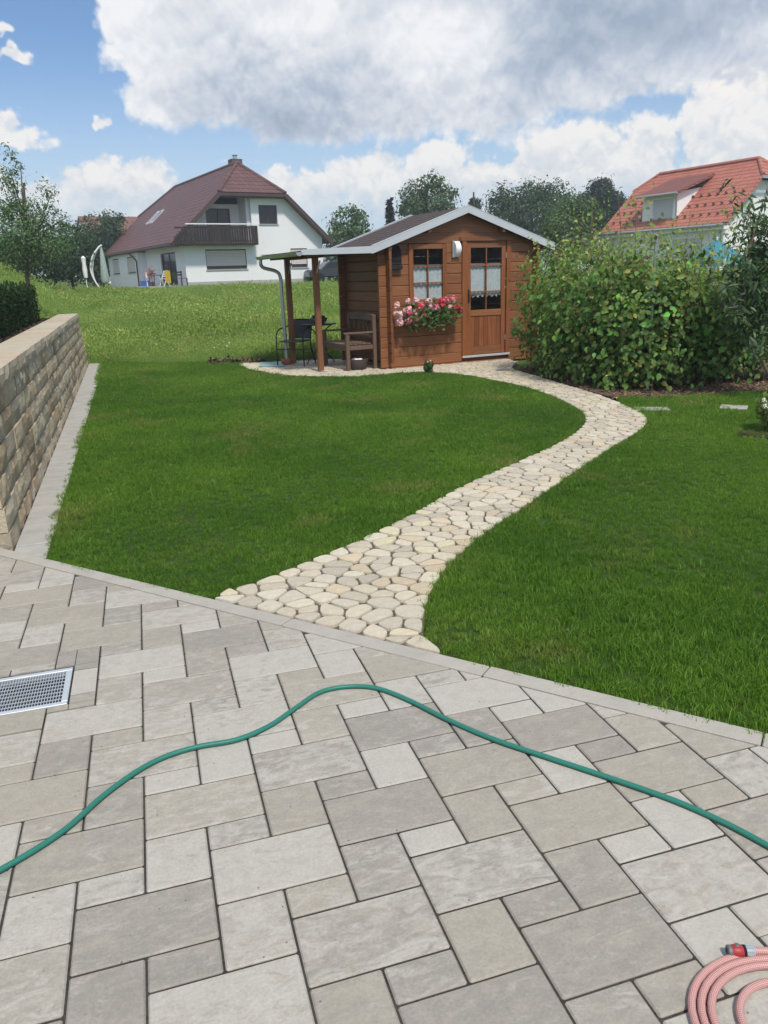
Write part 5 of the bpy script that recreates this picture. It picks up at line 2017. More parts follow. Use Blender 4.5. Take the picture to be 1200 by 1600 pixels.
b = tag(empty('house_bench', l, HR + R_(90)), 'dark wooden bench against the house wall beside the patio door', 'bench')
for x in (-.6, .6):
    MB().box((x - .03, -.2, 0), (x + .03, -.14, .45)).build('leg', M_DKWOOD, b)
    MB().box((x - .03, .14, 0), (x + .03, .2, .9)).build('leg', M_DKWOOD, b)
for k in range(4):
    MB().box((-.65, -.2 + k * .1, .45), (.65, -.12 + k * .1, .48)).build('seat_slat', M_DKWOOD, b)
for k in range(2):
    MB().box((-.65, .12, .62 + .16 * k), (.65, .14, .72 + .16 * k)).build('back_slat', M_DKWOOD, b)
l = hp_loc(238, -0.9)
b = tag(empty('red_flower_pot', (l[0], l[1], l[2])), 'potted red flowers beside the table at the house', 'plant')
MB().lathe([(.12, 0), (.17, .3), (.15, .3), (0, .27)], 12).build('pot', M_TERRA, b)
n = 160
me = leaves('foliage', rgd.normal(0, .16, (n, 3)) + np.array([0, 0, .85]), rgd.normal(size=(n, 3)), rgd.uniform(.06, .12, n), leafcols(n, (.06, .12, .04), .2, rgd, (.65, .10, .08), .5), LEAF2, rgd, wide=1.5)
tag(link('foliage', me, M_LEAF, b), kind='stuff')
MB().tube([(0, 0, .25), (0, 0, .85)], .015, 6).build('stem', M_BARK, b)

# closed cantilever parasol with a bowed white frame
q = D(157, 440, 44.0)
q[2] = terr(q[0], q[1])
um = tag(empty('cantilever_parasol', tuple(q), 0.3), 'folded grey-green cantilever parasol on a bowed white frame beside the house', 'parasol')
for dx in (0.0, 0.14):
    pts = spline([(0.1 - dx * .2, dx, 0), (-0.28, dx, 0.7), (-0.42 + dx * .6, dx, 1.3), (-0.25 + dx * .6, dx, 1.95), (0.12, dx, 2.42), (0.32, dx, 2.55)], 6)
    MB().tube(pts, 0.045, 8).build('bowed_mast', M_WHITEP, um, smooth_=True)
MB().lathe([(0.05, 0.55), (0.20, 0.62), (0.24, 0.8), (0.19, 1.3), (0.13, 1.9), (0.06, 2.4), (0.03, 2.52)], 10, (0.26, 0.05, 0)).build('folded_canopy', plain('parasol_cloth', (0.30, 0.38, 0.34), 0.9, var=0.2), um, smooth_=True)
MB().box((-0.4, -0.4, 0), (0.5, 0.5, 0.08)).build('base', M_GREYPL, um)
q = D(134, 432, 43.0)
gz = terr(q[0], q[1])
fp = tag(empty('folded_parasol', (q[0], q[1], gz), 0), 'slim folded white parasol standing before the dark bushes', 'parasol')
hh = D(131, 400, 43.0)[2] - gz
MB().lathe([(0.03, hh - 1.15), (0.10, hh - 1.1), (0.13, hh - 0.7), (0.10, hh - 0.4), (0.13, hh - .1), (0.03, hh)], 9).build('folded_canopy', M_WHITEP, fp, smooth_=True)
MB().tube([(0, 0, 0), (0, 0, hh)], 0.025, 6).build('pole', M_WHITEP, fp)
MB().lathe([(0.25, 0), (0.25, .06), (0.06, .12), (0.04, .3)], 12).build('base', M_GREYPL, fp)

# neighbour's roof beyond the bushes
q = D(165, 350, 104.0)
nb_ = tag(empty('far_house', (q[0], q[1], 1.3), HR), 'house with orange-brown roof half hidden behind the dark bushes', 'house')
zz = q[2] - 1.3 - 1.1
MB().box((-3, -4, -0.5), (5.4, 4, zz)).build('wall', M_WHITE, nb_)
for s in (-1, 1):
    rf = MB(); slab(rf, [(-3.2, s * 4.6, zz - .2), (5.6, s * 4.6, zz - .2), (5.6, 0, zz + 2.0), (-3.2, 0, zz + 2.0)]); rf.build('roof_slope', M_TILE_O, nb_)
for x in (-3, 5.15):
    MB().prism([(-4, zz), (4, zz), (0, zz + 1.8)], 'x', x, x + .25).build('gable', M_WHITE, nb_)

# ------------------------------------------------------------------ white house with the red roof
RK = 1.2
RP = D(1133, 347, 36 * RK)
RR = R_(28)
rh = tag(empty('red_roofed_house', (RP[0], RP[1], 0.6), RR), 'white house with bright red tiled roof and shed dormer behind the hedge', 'house')
EZ = RP[2] - 0.6
rc, rsn = math.cos(RR), math.sin(RR)
RF1, RF2 = np.array([rc, rsn, 0]), np.array([-rsn, rc, 0])


def rloc(x, y, u=0.0):
    r = ray(x, y)
    q = CAM_P + r * (((RP + RF1 * u - CAM_P) @ RF1) / (r @ RF1))
    return (q - RP) @ RF2, q[2] - 0.6


LENB = rloc(937, 361)[0]
RSP = 0.91
RUR = 3.72
RZR = EZ + RUR * RSP
ov = 0.45
mb = MB()
mb.box((ov, 0.5, -0.6), (ov + .3, LENB - .4, EZ - 0.05))
mb.prism([(ov + .01, -0.6), (2 * RUR - ov, -0.6), (2 * RUR - ov, EZ + 0.1), (RUR + 1.15, RZR - 1.2), (RUR - 1.15, RZR - 1.2), (ov + .01, EZ + 0.2)], 'y', 0.49, 0.8)
mb.prism([(ov + .31, -0.6), (2 * RUR - ov, -0.6), (2 * RUR - ov, EZ + 0.1), (RUR + 1.15, RZR - 1.2), (RUR - 1.15, RZR - 1.2), (ov + .31, EZ + 0.2)], 'y', LENB - .7, LENB - .4)
mb.box((2 * RUR - ov - .3, 0.8, -0.6), (2 * RUR - ov, LENB - .7, EZ))
mb.build('wall', M_WHITE, rh)
HZ = EZ + 2.42
uL, uR = RUR - (RZR - HZ) / RSP, RUR + (RZR - HZ) / RSP
hv_ = 1.15
for uu, uh in ((0.0, uL), (2 * RUR, uR)):
    rf = MB(); slab(rf, [(uu, 0, EZ), (uh, 0, HZ), (RUR, hv_, RZR), (RUR, LENB - hv_, RZR), (uh, LENB, HZ), (uu, LENB, EZ)], 0.18)
    rf.build('roof_slope', M_TILE_R, rh)
for v0, v1 in ((0, hv_), (LENB, LENB - hv_)):
    rf = MB(); slab(rf, [(uL, v0, HZ), (uR, v0, HZ), (RUR, v1, RZR)], 0.18); rf.build('hip', M_TILE_R, rh)
MB().tube([(RUR, hv_, RZR), (RUR, LENB - hv_, RZR)], 0.12, 8).build('ridge_tile', M_TILE_R, rh, smooth_=True)
for uh in (uL, uR):
    for v0, v1 in ((0, hv_), (LENB, LENB - hv_)):
        MB().tube([(uh, v0, HZ), (RUR, v1, RZR)], 0.11, 8).build('hip_tile', M_TILE_R, rh, smooth_=True)
MB().tube([(-0.08, 0, EZ - 0.12), (-0.08, LENB, EZ - 0.12)], 0.09, 8).build('gutter', M_ZINC, rh, smooth_=True)
MB().box((0.0, 0.05, EZ - 0.34), (ov + .1, LENB - .05, EZ - 0.16)).build('soffit', M_WHITEP, rh)
MB().box((uL - .1, -0.08, HZ - 0.2), (uR + .1, 0.0, HZ - 0.06)).build('gutter', M_ZINC, rh)
MB().tube([(-0.05, 0.35, EZ - 0.1), (0.3, 0.42, EZ - 0.6), (0.38, 0.42, -0.4)], 0.05, 8).build('downpipe', M_ZINC, rh, smooth_=True)
# snow guards in three rows on the near slope
for row, uu in enumerate((0.55, 1.15, 1.75)):
    for k in range(int(LENB / 0.55)):
        v = 0.3 + k * 0.55 + (row % 2) * 0.27
        z = EZ + uu * RSP
        if 3.6 < v < 7.0 and uu > 0.3 and rloc(1009, 355, .6)[0] + .2 > v > rloc(1057, 355, .6)[0] - .2:
            continue
        MB().prism([(uu, z), (uu - .10, z + .02), (uu - .09, z + .10)], 'y', v, v + .16).build('snow_guard', M_TILE_O, rh)
# dormer
dor = empty('dormer'); dor.parent = rh
DU = 0.5
dv1, dz1 = rloc(1006, 300, DU)
dv0, _ = rloc(1059, 300, DU)
dzb = EZ + DU * RSP
DT = rloc(1030, 303, DU)[1]
duT = 2.5
dzT = EZ + duT * RSP
a0, a1, wz1, wz0 = rloc(1052, 330, DU)[0], rloc(1018, 330, DU)[0], rloc(1035, 309, DU)[1], rloc(1035, 352, DU)[1]
mb = MB()
grid_wall(mb, 'y', DU, 0.22, dv0, dv1, dzb - 0.7, DT, [(a0, a1, wz0, wz1)])
mb.build('front', M_WHITE, dor)
for v in (dv0, dv1 - 0.2):
    MB().prism([(DU + .22, dzb - .2), (DU + .22, DT), (duT, dzT - 0.1), (duT, dzT - 0.4)], 'y', v + .001, v + .199).build('cheek', M_WHITE, dor)
rf = MB(); slab(rf, [(DU - 0.35, dv0 - .3, DT - 0.02), (DU - 0.35, dv1 + .3, DT - 0.02), (duT + .55, dv1 + .3, EZ + (duT + .55) * RSP + .12), (duT + .55, dv0 - .3, EZ + (duT + .55) * RSP + .12)], 0.14)
rf.build('dormer_roof', tiles('dark_red_tile', (0.20, 0.07, 0.055), (0.29, 0.10, 0.075), 7, 4), dor)
MB().tube([(DU - .40, dv0 - .3, DT - .1), (DU - .40, dv1 + .3, DT - .1)], 0.07, 8).build('dormer_gutter', M_ZINC, dor, smooth_=True)
MB().tube([(DU - .40, dv0 - .1, DT - .1), (DU - .1, dv0 - .05, DT - .45), (DU - .06, dv0 - .05, dzb)], 0.045, 8).build('dormer_pipe', M_ZINC, dor, smooth_=True)
n_sl = 12
for k in range(n_sl):
    z0 = wz0 + (wz1 - wz0) * k / n_sl
    MB().box((DU + 0.05, a0 + .05, z0 + .005), (DU + 0.08, a1 - .05, z0 + (wz1 - wz0) / n_sl - .005)).build('shutter_slat', M_SHUTG, dor)
for lo_, hi_ in (((DU + .03, a0, wz0), (DU + .16, a0 + .07, wz1)), ((DU + .03, a1 - .07, wz0), (DU + .16, a1, wz1)), ((DU + .03, a0 + .07, wz1 - .07), (DU + .16, a1 - .07, wz1)), ((DU + .03, a0 + .07, wz0), (DU + .16, a1 - .07, wz0 + .07)), ((DU + .1, a0 + .07, wz0 + .07), (DU + .12, a1 - .07, wz1 - .07))):
    MB().box(lo_, hi_).build('window_frame', M_WHITEP, dor)
# windows of the lower storey and the gable
wv = rloc(1095, 372, ov)
opening(rh, 'y', ov - 0.06, wv[0] - .2, wv[0] + 2.0, EZ - 1.6, EZ - 0.62, 'grey', frame=M_WHITEP, depth=0.05)
opening(rh, 'x', 0.44, 1.9, 2.5, EZ + 0.55, EZ + 1.45, 'grey', frame=M_WHITEP, depth=0.02)

# teal parasol behind the raspberries
q = D(1120, 380, 20.0)
tu = tag(empty('teal_parasol', (q[0], q[1], 0.3), 0.2), 'open teal parasol partly hidden behind the raspberry hedge', 'parasol')
hz_ = q[2] - 0.45
cnp = MB()
N8 = 8
R8 = 0.75
top = (0, 0, hz_ + 0.25)
for k in range(N8):
    a, b = 2 * math.pi * k / N8, 2 * math.pi * (k + 1) / N8
    pa, pb_ = (R8 * math.cos(a), R8 * math.sin(a), hz_ - .25), (R8 * math.cos(b), R8 * math.sin(b), hz_ - .25)
    cnp.add([top, pa, pb_, (pa[0], pa[1], pa[2] - .15), (pb_[0], pb_[1], pb_[2] - .15)], [(0, 1, 2), (1, 3, 4, 2)])
cnp.build('canopy', plain('teal_cloth', (0.05, 0.20, 0.24), 0.85), tu)
MB().tube([(0, 0, 0), (0, 0, hz_ + .3)], .025, 8).build('pole', M_WHITEP, tu)
for k in range(N8):
    a = 2 * math.pi * k / N8
    MB().tube([(0, 0, hz_ + .2), (R8 * math.cos(a), R8 * math.sin(a), hz_ - .27)], .01, 5).build('rib', M_WHITEP, tu)
MB().lathe([(0.3, 0), (0.3, .08), (0.05, .15), (0.04, .4)], 12).build('base', M_GREYPL, tu)
q = D(1145, 420, 16.5)
sq = tag(empty('garden_screen', (q[0], q[1], 0.0), 0.5), 'turquoise cloth screen glimpsed through the leaves of the peach tree', 'screen')
MB().box((-.25, -.02, 1.2), (.3, .02, q[2] + .18)).build('cloth', plain('turquoise_cloth', (0.10, 0.38, 0.44), 0.85), sq)
for x in (-.28, .33):
    MB().tube([(x, 0, 0), (x, 0, q[2] + .2)], .02, 6).build('pole', M_WHITEP, sq)

# parked car by the house
q = D(524, 444, 56.0)
car = tag(empty('parked_car', (q[0], q[1], float(terr(q[0], q[1])) + 0.05), R_(20)), 'dark car parked past the corner of the white house', 'car')
prof = [(-2.0, .35), (-2.05, .7), (-1.9, .85), (-1.2, .92), (-.6, 1.4), (.8, 1.42), (1.5, .98), (2.0, .9), (2.1, .6), (2.05, .35)]
MB().prism(prof, 'y', -.82, .82).build('body', plain('car_paint', (0.05, 0.06, 0.07), 0.25, 0.4), car, bevel=.08)
for x in (-1.3, 1.3):
    for y in (-.84, .66):
        MB().lathe([(.32, 0), (.32, .18)], 16, (x, y, .32), Matrix.Rotation(-math.pi / 2, 3, 'X')).build('wheel', M_BLACK, car)
MB().prism([(-1.05, .95), (-.55, 1.33), (.75, 1.35), (1.3, .98)], 'y', -.835, .835).build('side_window', M_GLASSD, car)

# ------------------------------------------------------------------ trees and shrubs
def px_lobes(Y, ells, depth=1.0, seed=0):
    """photo ellipses at distance Y -> lobes (centre, radii) in the world"""
    out = []
    r = random.Random(seed)
    for x, y, rx, ry in ells:
        c = D(x, y, Y + r.uniform(-1, 1) * 0.02 * Y)
        k = Y / 1256.0
        out.append((c, np.array([rx * k, 0.5 * (rx + ry) * k * depth, ry * k])))
    return out


def crown_points(lobes, nclump, per, sig, rng, shell=0.45):
    vol = np.array([l[1].prod() for l in lobes]) ** 0.75
    which = rng.choice(len(lobes), nclump, p=vol / vol.sum())
    P, N = [], []
    for w in which:
        c, r = lobes[w]
        d = rng.normal(size=3)
        d /= np.linalg.norm(d)
        q = shell + (1 - shell) * rng.random() ** 0.6
        cc = c + d * r * q
        s = sig * rng.uniform(0.6, 1.35) * r.mean()
        g = rng.normal(size=(per, 3)) * np.array([s, s, s * 0.75])
        P.append(cc + g)
        N.append(g / (s + 1e-6) * 0.7 + d * 0.6 + np.array([0, 0, 0.5]) + rng.normal(0, .45, (per, 3)))
    return np.vstack(P), np.vstack(N)


def make_tree(name, label, cat, base, lobes, nclump, per, sig, leaf, col, trunk, seed, tmpl=LEAF2, var=0.3, alt=None, altp=0.0, wide=1.0, shell=0.45, group=None, limbs=6, droop=0.3):
    rng = np.random.default_rng(seed)
    root = tag(empty(name, tuple(base)), label, cat, group)
    b = np.array(base)
    P, N = crown_points(lobes, nclump, per, sig, rng, shell)
    # every clump gets its own tint so that light and dark bunches show
    cl = np.repeat(np.exp(rng.normal(0, 0.16, (nclump, 1))), per, axis=0)
    C = np.clip(leafcols(len(P), col, var, rng, alt, altp) * cl, 0, 1)
    me = leaves('crown', P - b, N, leaf * rng.uniform(0.6, 1.25, len(P)), C, tmpl, rng, droop, wide)
    link('crown', me, M_LEAF, root)
    cen = sum(l[0] for l in lobes) / len(lobes) - b
    tk = MB()
    h = max(cen[2], 0.3)
    pts = spline([(0, 0, -0.2), (cen[0] * .15, cen[1] * .15, h * 0.45), (cen[0] * .7, cen[1] * .7, h * 0.9), tuple(cen + np.array([0, 0, h * .25]))], 5)
    tk.tube(pts, list(np.linspace(trunk, trunk * 0.3, len(pts))), 8)
    tk.build('trunk', M_BARK, root, smooth_=True)
    for k in range(limbs):
        c, r = lobes[k % len(lobes)]
        t0 = rng.uniform(0.35, 0.75)
        p0 = np.array(pts[int(t0 * (len(pts) - 1))])
        d = rng.normal(size=3); d /= np.linalg.norm(d)
        end = c - b + d * r * 0.75
        mid = (p0 + end) / 2 + np.array([0, 0, 0.1 * r[2]])
        q = spline([tuple(p0), tuple(mid), tuple(end)], 4)
        MB().tube(q, list(np.linspace(trunk * 0.42, trunk * 0.1, len(q))), 6).build('limb', M_BARK, root, smooth_=True)
    return root


def gbase(px, Y, py=440):
    q = D(px, py, Y)
    return (q[0], q[1], float(terr(q[0], q[1])))


FARG = 'trees beyond the meadow'  # several of these crowns have haze painted in as a bluish leaf tint
# fruit tree at the left with upright shoots
lob = px_lobes(24, [(30, 372, 46, 32), (62, 362, 40, 34), (8, 365, 34, 36), (85, 385, 32, 24), (40, 398, 50, 20), (18, 300, 13, 45), (14, 252, 8, 24), (30, 262, 7, 14), (76, 315, 12, 32), (82, 296, 12, 9), (100, 345, 14, 14), (45, 335, 26, 26), (24, 330, 20, 24), (2, 330, 14, 26)], 1.0, 1)
make_tree('fruit_tree', 'fruit tree with tall upright shoots standing in the meadow past the stone wall', 'tree', gbase(42, 24, 447), lob, 430, 22, 0.30, 0.075, (0.115, 0.185, 0.088), 0.085, 31, LEAF2, 0.28, wide=1.1, shell=0.25, limbs=12)
# dark bushes before the white house
for k, (ells, Y, lab) in enumerate([
        ([(160, 365, 34, 30), (178, 352, 18, 22), (150, 395, 34, 36), (175, 400, 20, 36), (150, 425, 26, 18), (128, 400, 24, 34)], 71, 'dense dark bush pressing against the white house roof'),
        ([(112, 385, 32, 34), (118, 415, 34, 22), (95, 405, 30, 30)], 45, 'dark rounded bush behind the folded white parasol'),
        ([(40, 395, 44, 30), (70, 410, 40, 24), (10, 395, 36, 30)], 40, 'dark shrubs behind the fruit tree at the meadow edge')]):
    make_tree('dark_bush', lab, 'bush', gbase(ells[0][0], Y, 432), px_lobes(Y, ells, 1.0, k + 3), 320 if Y > 60 else 240, 26, 0.24, 0.17 if Y < 60 else 0.26, (0.050, 0.092, 0.046), 0.10, 41 + k, LEAF2, 0.28, wide=1.2, group='dark bushes by the white house')
# trees between and behind the houses
SP = [
    ('broadleaf_tree', 'loose green tree beside the right corner of the white house', [(545, 350, 27, 24), (530, 378, 20, 28), (562, 375, 18, 26), (546, 405, 30, 32), (528, 430, 18, 20)], 60, 240, 0.24, (0.082, 0.140, 0.062), 548, None),
    ('broadleaf_tree', 'airy tree rising above the shed roof beside the dark conifer', [(674, 284, 22, 18), (654, 304, 26, 20), (692, 304, 20, 20), (632, 320, 15, 16), (668, 328, 42, 20), (668, 350, 40, 30)], 66, 260, 0.24, (0.078, 0.130, 0.066), 668, None),
    ('broadleaf_tree', 'small treetop just showing above the ridge of the shed', [(742, 320, 9, 9), (738, 335, 14, 14)], 70, 60, 0.24, (0.040, 0.070, 0.045), 740, None),
    ('broadleaf_tree', 'massive dark tree with spreading crown above the shed roof', [(785, 312, 26, 22), (826, 305, 38, 18), (868, 310, 30, 22), (840, 338, 58, 34), (795, 352, 36, 36), (870, 350, 30, 30)], 74, 460, 0.27, (0.048, 0.088, 0.046), 830, None),
    ('broadleaf_tree', 'mid-green rounded tree between the dark crown and the red roof', [(890, 345, 36, 32), (908, 325, 24, 20), (872, 362, 26, 24), (918, 350, 24, 28), (890, 385, 40, 30)], 52, 320, 0.19, (0.088, 0.150, 0.058), 892, None),
    ('pine_tree', 'blue-green pine with open crown close to the red roof', [(938, 296, 17, 15), (926, 316, 20, 14), (952, 312, 20, 14), (966, 322, 12, 14), (940, 340, 26, 22)], 80, 260, 0.22, (0.034, 0.060, 0.046), 940, LANCE),
]
for k, (nm, lab, ells, Y, nc, lf, col, bx, tm) in enumerate(SP):
    make_tree(nm, lab, 'tree', gbase(bx, Y, 440), px_lobes(Y, ells, 1.0, k + 20), nc, 26, 0.25, lf * (2.0 if tm is LANCE else 1.0), col, 0.22, 61 + k, tm or LEAF2, 0.28, wide=1.15 if tm is None else 1.6, group=FARG)


def conifer(name, label, px, top, bot, half, Y, col, seed):
    rng = np.random.default_rng(seed)
    T, Bm = D(px, top, Y), gbase(px, Y, 440)
    b = np.array(Bm)
    H = T[2] - b[2]
    R = half * Y / 1256
    n = 2600
    t = rng.random(n) ** 0.7
    a = rng.uniform(0, 6.283, n)
    lay = 0.75 + 0.25 * np.sin(t * 60)
    r = R * np.minimum(1.0, (1 - (1 - t)) * 1.6 + 0.03) * lay * np.sqrt(rng.random(n))
    P = np.c_[r * np.cos(a), r * np.sin(a), H * (1 - t) - 0.25 * r]
    N = np.c_[np.cos(a) * .5, np.sin(a) * .5, np.ones(n)] + rng.normal(0, .3, (n, 3))
    root = tag(empty(name, tuple(b)), label, 'tree', FARG)
    link('crown', leaves('crown', P, N, rng.uniform(.25, .5, n), leafcols(n, col, .25, rng), LEAF2, rng, .5), M_LEAF, root)
    MB().tube([(0, 0, 0), (0, 0, H * .95)], [.18, .03], 7).build('trunk', M_BARK, root)


conifer('conifer', 'narrow dark conifer poking up behind the shed roof', 612, 311, 360, 11, 70, (0.024, 0.042, 0.034), 5)
# a far belt of trees closing the view, haze painted in as bluish leaves
rb = np.random.default_rng(90)
P, N = [], []
for k in range(70):
    x = -150 + k * 4.3 + rb.normal(0, 1.2)
    y = 128 + rb.normal(0, 6) + 0.02 * x
    hgt = rb.uniform(3.0, 6.5)
    lob = [(np.array([x + rb.normal(0, 1.5), y, 1.4 + hgt * f]), np.array([3.2, 2.5, hgt * .35])) for f in (.35, .7)]
    p_, n_ = crown_points(lob, 10, 18, .35, rb)
    P.append(p_); N.append(n_)
P, N = np.vstack(P), np.vstack(N)
me = leaves('distant_wood', P, N, rb.uniform(.5, .9, len(P)), leafcols(len(P), (0.035, 0.060, 0.042), .25, rb), LEAF2, rb, wide=1.3)
tag(link('distant_wood', me, M_LEAF), 'far belt of trees along the skyline', 'wood', kind='stuff')

# ---- raspberry hedge
M_LEAFR = leafmat('raspberry_leaf', 0.5, 0.4, 0.2)
rasp_meshes = []
for k in range(6):
    T, F_ = LEAF6
    r_ = np.random.default_rng(700 + k)
    V = T.copy() * np.array([1.05, 1, 1]) * 0.095
    V += r_.normal(0, .004, V.shape)
    col = np.tile(leafcols(1, (0.068, 0.145, 0.030), .25, r_), (len(V), 1))
    m_ = np_mesh('leaf', V, F_, col)
    m_.materials.append(M_LEAFR)
    rasp_meshes.append(m_)


def raspberry(label, cx, cy, rx, ry, h, n, seed, n_own, low=0.0):
    rng = np.random.default_rng(seed)
    root = tag(empty('raspberry_bush', (cx, cy, 0)), label, 'bush', 'raspberry bushes in the hedge')
    # leaves carried on canes: arching stems with leaves along them
    P, N = [], []
    ncane = 70
    for c in range(ncane):
        a, q = rng.uniform(0, 6.283), math.sqrt(rng.random())
        bx, by = rx * .8 * q * math.cos(a), ry * .8 * q * math.sin(a)
        hh = h * rng.uniform(0.50, 1.05) * (rng.uniform(1.12, 1.42) if c % 8 == 4 else 1.0)
        lean = rng.uniform(0.05, 0.45)
        tx, ty = bx + math.cos(a) * lean * rx, by + math.sin(a) * lean * ry
        m = int(n / ncane)
        t = rng.random(m) ** 0.75
        t = low + (1 - low) * t
        px_, py_ = bx + (tx - bx) * t ** 2, by + (ty - by) * t ** 2
        pz = hh * t
        sp = 0.17
        g = rng.normal(0, 1, (m, 3)) * np.array([sp, sp, 0.07])
        P.append(np.c_[px_, py_, pz] + g)
        out = np.c_[px_ / rx, py_ / ry, np.full(m, .6)]
        N.append(g / sp * .6 + out + rng.normal(0, .35, (m, 3)) + np.array([0, -0.25, .35]))
        if c % 4 == 0:
            pts = [(bx + (tx - bx) * s * s, by + (ty - by) * s * s, hh * s) for s in np.linspace(0, 1, 7)]
            MB().tube(pts, list(np.linspace(.006, .003, 7)), 5).build('cane', M_CANE, root)
    P, N = np.vstack(P), np.vstack(N)
    keep = P[:, 2] > 0.03
    P, N = P[keep], N[keep]
    cl = np.exp(0.22 * np.sin(P[:, 0] * 6 + seed) * np.sin(P[:, 2] * 7 + P[:, 1] * 5))[:, None]
    # upper leaves are lighter and yellower
    C = leafcols(len(P), (0.130, 0.228, 0.058), .38, rng, (0.23, 0.22, 0.06), .10) * cl
    C += (smooth(h * .6, h * 1.05, P[:, 2]) * .03)[:, None] * np.array([1.8, 1.2, .5])
    size = rng.uniform(.038, .11, len(P)) * (1 - .3 * smooth(h * .55, h, P[:, 2]))
    me = leaves('foliage', P, N, size, np.clip(C, 0, 1), LEAF6, rng, .55, .95)
    tag(link('foliage', me, M_LEAFR, root), kind='stuff')
    # single large leaves on the outside, turned to the path
    for k in range(n_own):
        th = rng.uniform(math.pi * .95, math.pi * 1.95)
        z = rng.uniform(.1, .85) * h
        q = 1.05 + .12 * rng.random()
        o = link('leaf', rasp_meshes[k % 6], None, root, (rx * q * math.cos(th), ry * q * math.sin(th), z))
        o.rotation_euler = (R_(rng.uniform(-70, -25)) + math.pi, R_(rng.uniform(-25, 25)), th + math.pi / 2 + rng.normal(0, .5))
        s = rng.uniform(.7, 1.15)
        o.scale = (s, s, s)
    return root


raspberry('leafy raspberry bush beside the shed, reaching over its corner', 2.98, 12.35, .70, .80, 1.92, 7000, 401, 50)
raspberry('raspberry bush in the middle of the hedge above the bark mulch', 3.12, 11.25, .68, .75, 1.80, 7000, 402, 60)
raspberry('tall raspberry bush at the hedge corner around the metal post', 3.52, 10.42, .66, .62, 1.92, 7600, 403, 70)
raspberry('raspberry bush with bare canes at its foot between the post and the peach tree', 4.30, 10.65, .66, .62, 1.64, 5600, 404, 45, low=.12)
raspberry('raspberry bush deep in the hedge behind the peach tree', 5.15, 11.0, .80, .75, 1.60, 5000, 405, 20, low=.1)
raspberry('raspberry bush at the back of the hedge near the teal parasol', 4.25, 11.95, .80, .80, 1.76, 5000, 406, 10)

# sprig leaning out over the path by the shed door
rsg = np.random.default_rng(15)
q0 = G(818, 582)
sg = tag(empty('raspberry_shoot', (q0[0], q0[1], 0)), 'single pale raspberry shoot leaning out before the shed corner', 'shoot')
tip = D(806, 508, q0[1] - .1) - q0
pts = spline([(0.1, 0, 0), (0.08, 0, .35), (tip[0] * .6, 0, tip[2] * .85), tuple(tip)], 5)
MB().tube(pts, .005, 5).build('cane', M_CANE, sg)
n = 46
tt = rsg.uniform(.35, 1, n)
pp_ = np.array([pts[int(t * (len(pts) - 1))] for t in tt]) + rsg.normal(0, .05, (n, 3))
tag(link('foliage', leaves('foliage', pp_, rsg.normal(0, .5, (n, 3)) + np.array([0, -.6, .6]), rsg.uniform(.06, .10, n), leafcols(n, (.10, .17, .045), .2, rsg), LEAF6, rsg, .5, 1.2), M_LEAFR, sg), kind='stuff')

# galvanised post in the hedge
q = D(1018, 520, 10.02)
po = tag(empty('hedge_post', (q[0], q[1], 0)), 'galvanised steel post standing up out of the raspberry hedge', 'post')
zt = D(1018, 370, 10.02)[2]
MB().tube([(0, 0, 0), (-0.02, 0, zt)], .022, 10).build('tube', M_ZINC, po, smooth_=True)
MB().lathe([(.025, zt - .01), (.027, zt + .01), (0, zt + .03)], 10, (-.02, 0, 0)).build('cap', M_ZINC, po)

# peach tree leaning in at the right
pt = tag(empty('peach_tree', (4.86, 9.28, 0)), 'young peach tree with long narrow leaves leaning over the lawn edge', 'tree')
b = np.array([4.86, 9.28, 0])
pts = spline([(0, 0, -.05), (-.18, 0, .25), (-.46, .02, .75), (-.55, .05, 1.25), (-.50, .08, 1.9)], 6)
MB().tube(pts, list(np.linspace(.024, .008, len(pts))), 8).build('trunk', plain('peach_bark', (.16, .10, .075), .8), pt, smooth_=True)
rpz = np.random.default_rng(44)
P, N = [], []
ends = []
for k in range(64):
    s = rpz.uniform(.42, 1)
    p0 = np.array(pts[int(s * (len(pts) - 1))])
    d = np.array([rpz.normal(.28, .55), rpz.normal(0, .45), rpz.uniform(-.1, 1.0)])
    L = rpz.uniform(.35, .85)
    e = p0 + d / np.linalg.norm(d) * L
    e[2] = max(e[2], .25)
    m = 44
    t = rpz.uniform(.15, 1, m)[:, None]
    g = rpz.normal(0, .045, (m, 3))
    P.append(p0 + (e - p0) * t + g)
    N.append(rpz.normal(0, .7, (m, 3)) + np.array([0, -.3, .6]))
    if k % 3 == 0:
        MB().tube(spline([tuple(p0), tuple((p0 + e) / 2 + np.array([0, 0, .04])), tuple(e)], 3), [.007, .006, .0055, .005, .004, .003, .002], 5).build('branch', MATS['peach_bark'], pt)
P, N = np.vstack(P), np.vstack(N)
n = len(P)
tag(link('crown', leaves('crown', P, N, rpz.uniform(.08, .15, n), leafcols(n, (.075, .135, .055), .25, rpz, (.10, .155, .09), .3), LANCE, rpz, 1.0, 1.25), leafmat('peach_leaf', .5, .35, .3), pt), kind='stuff')

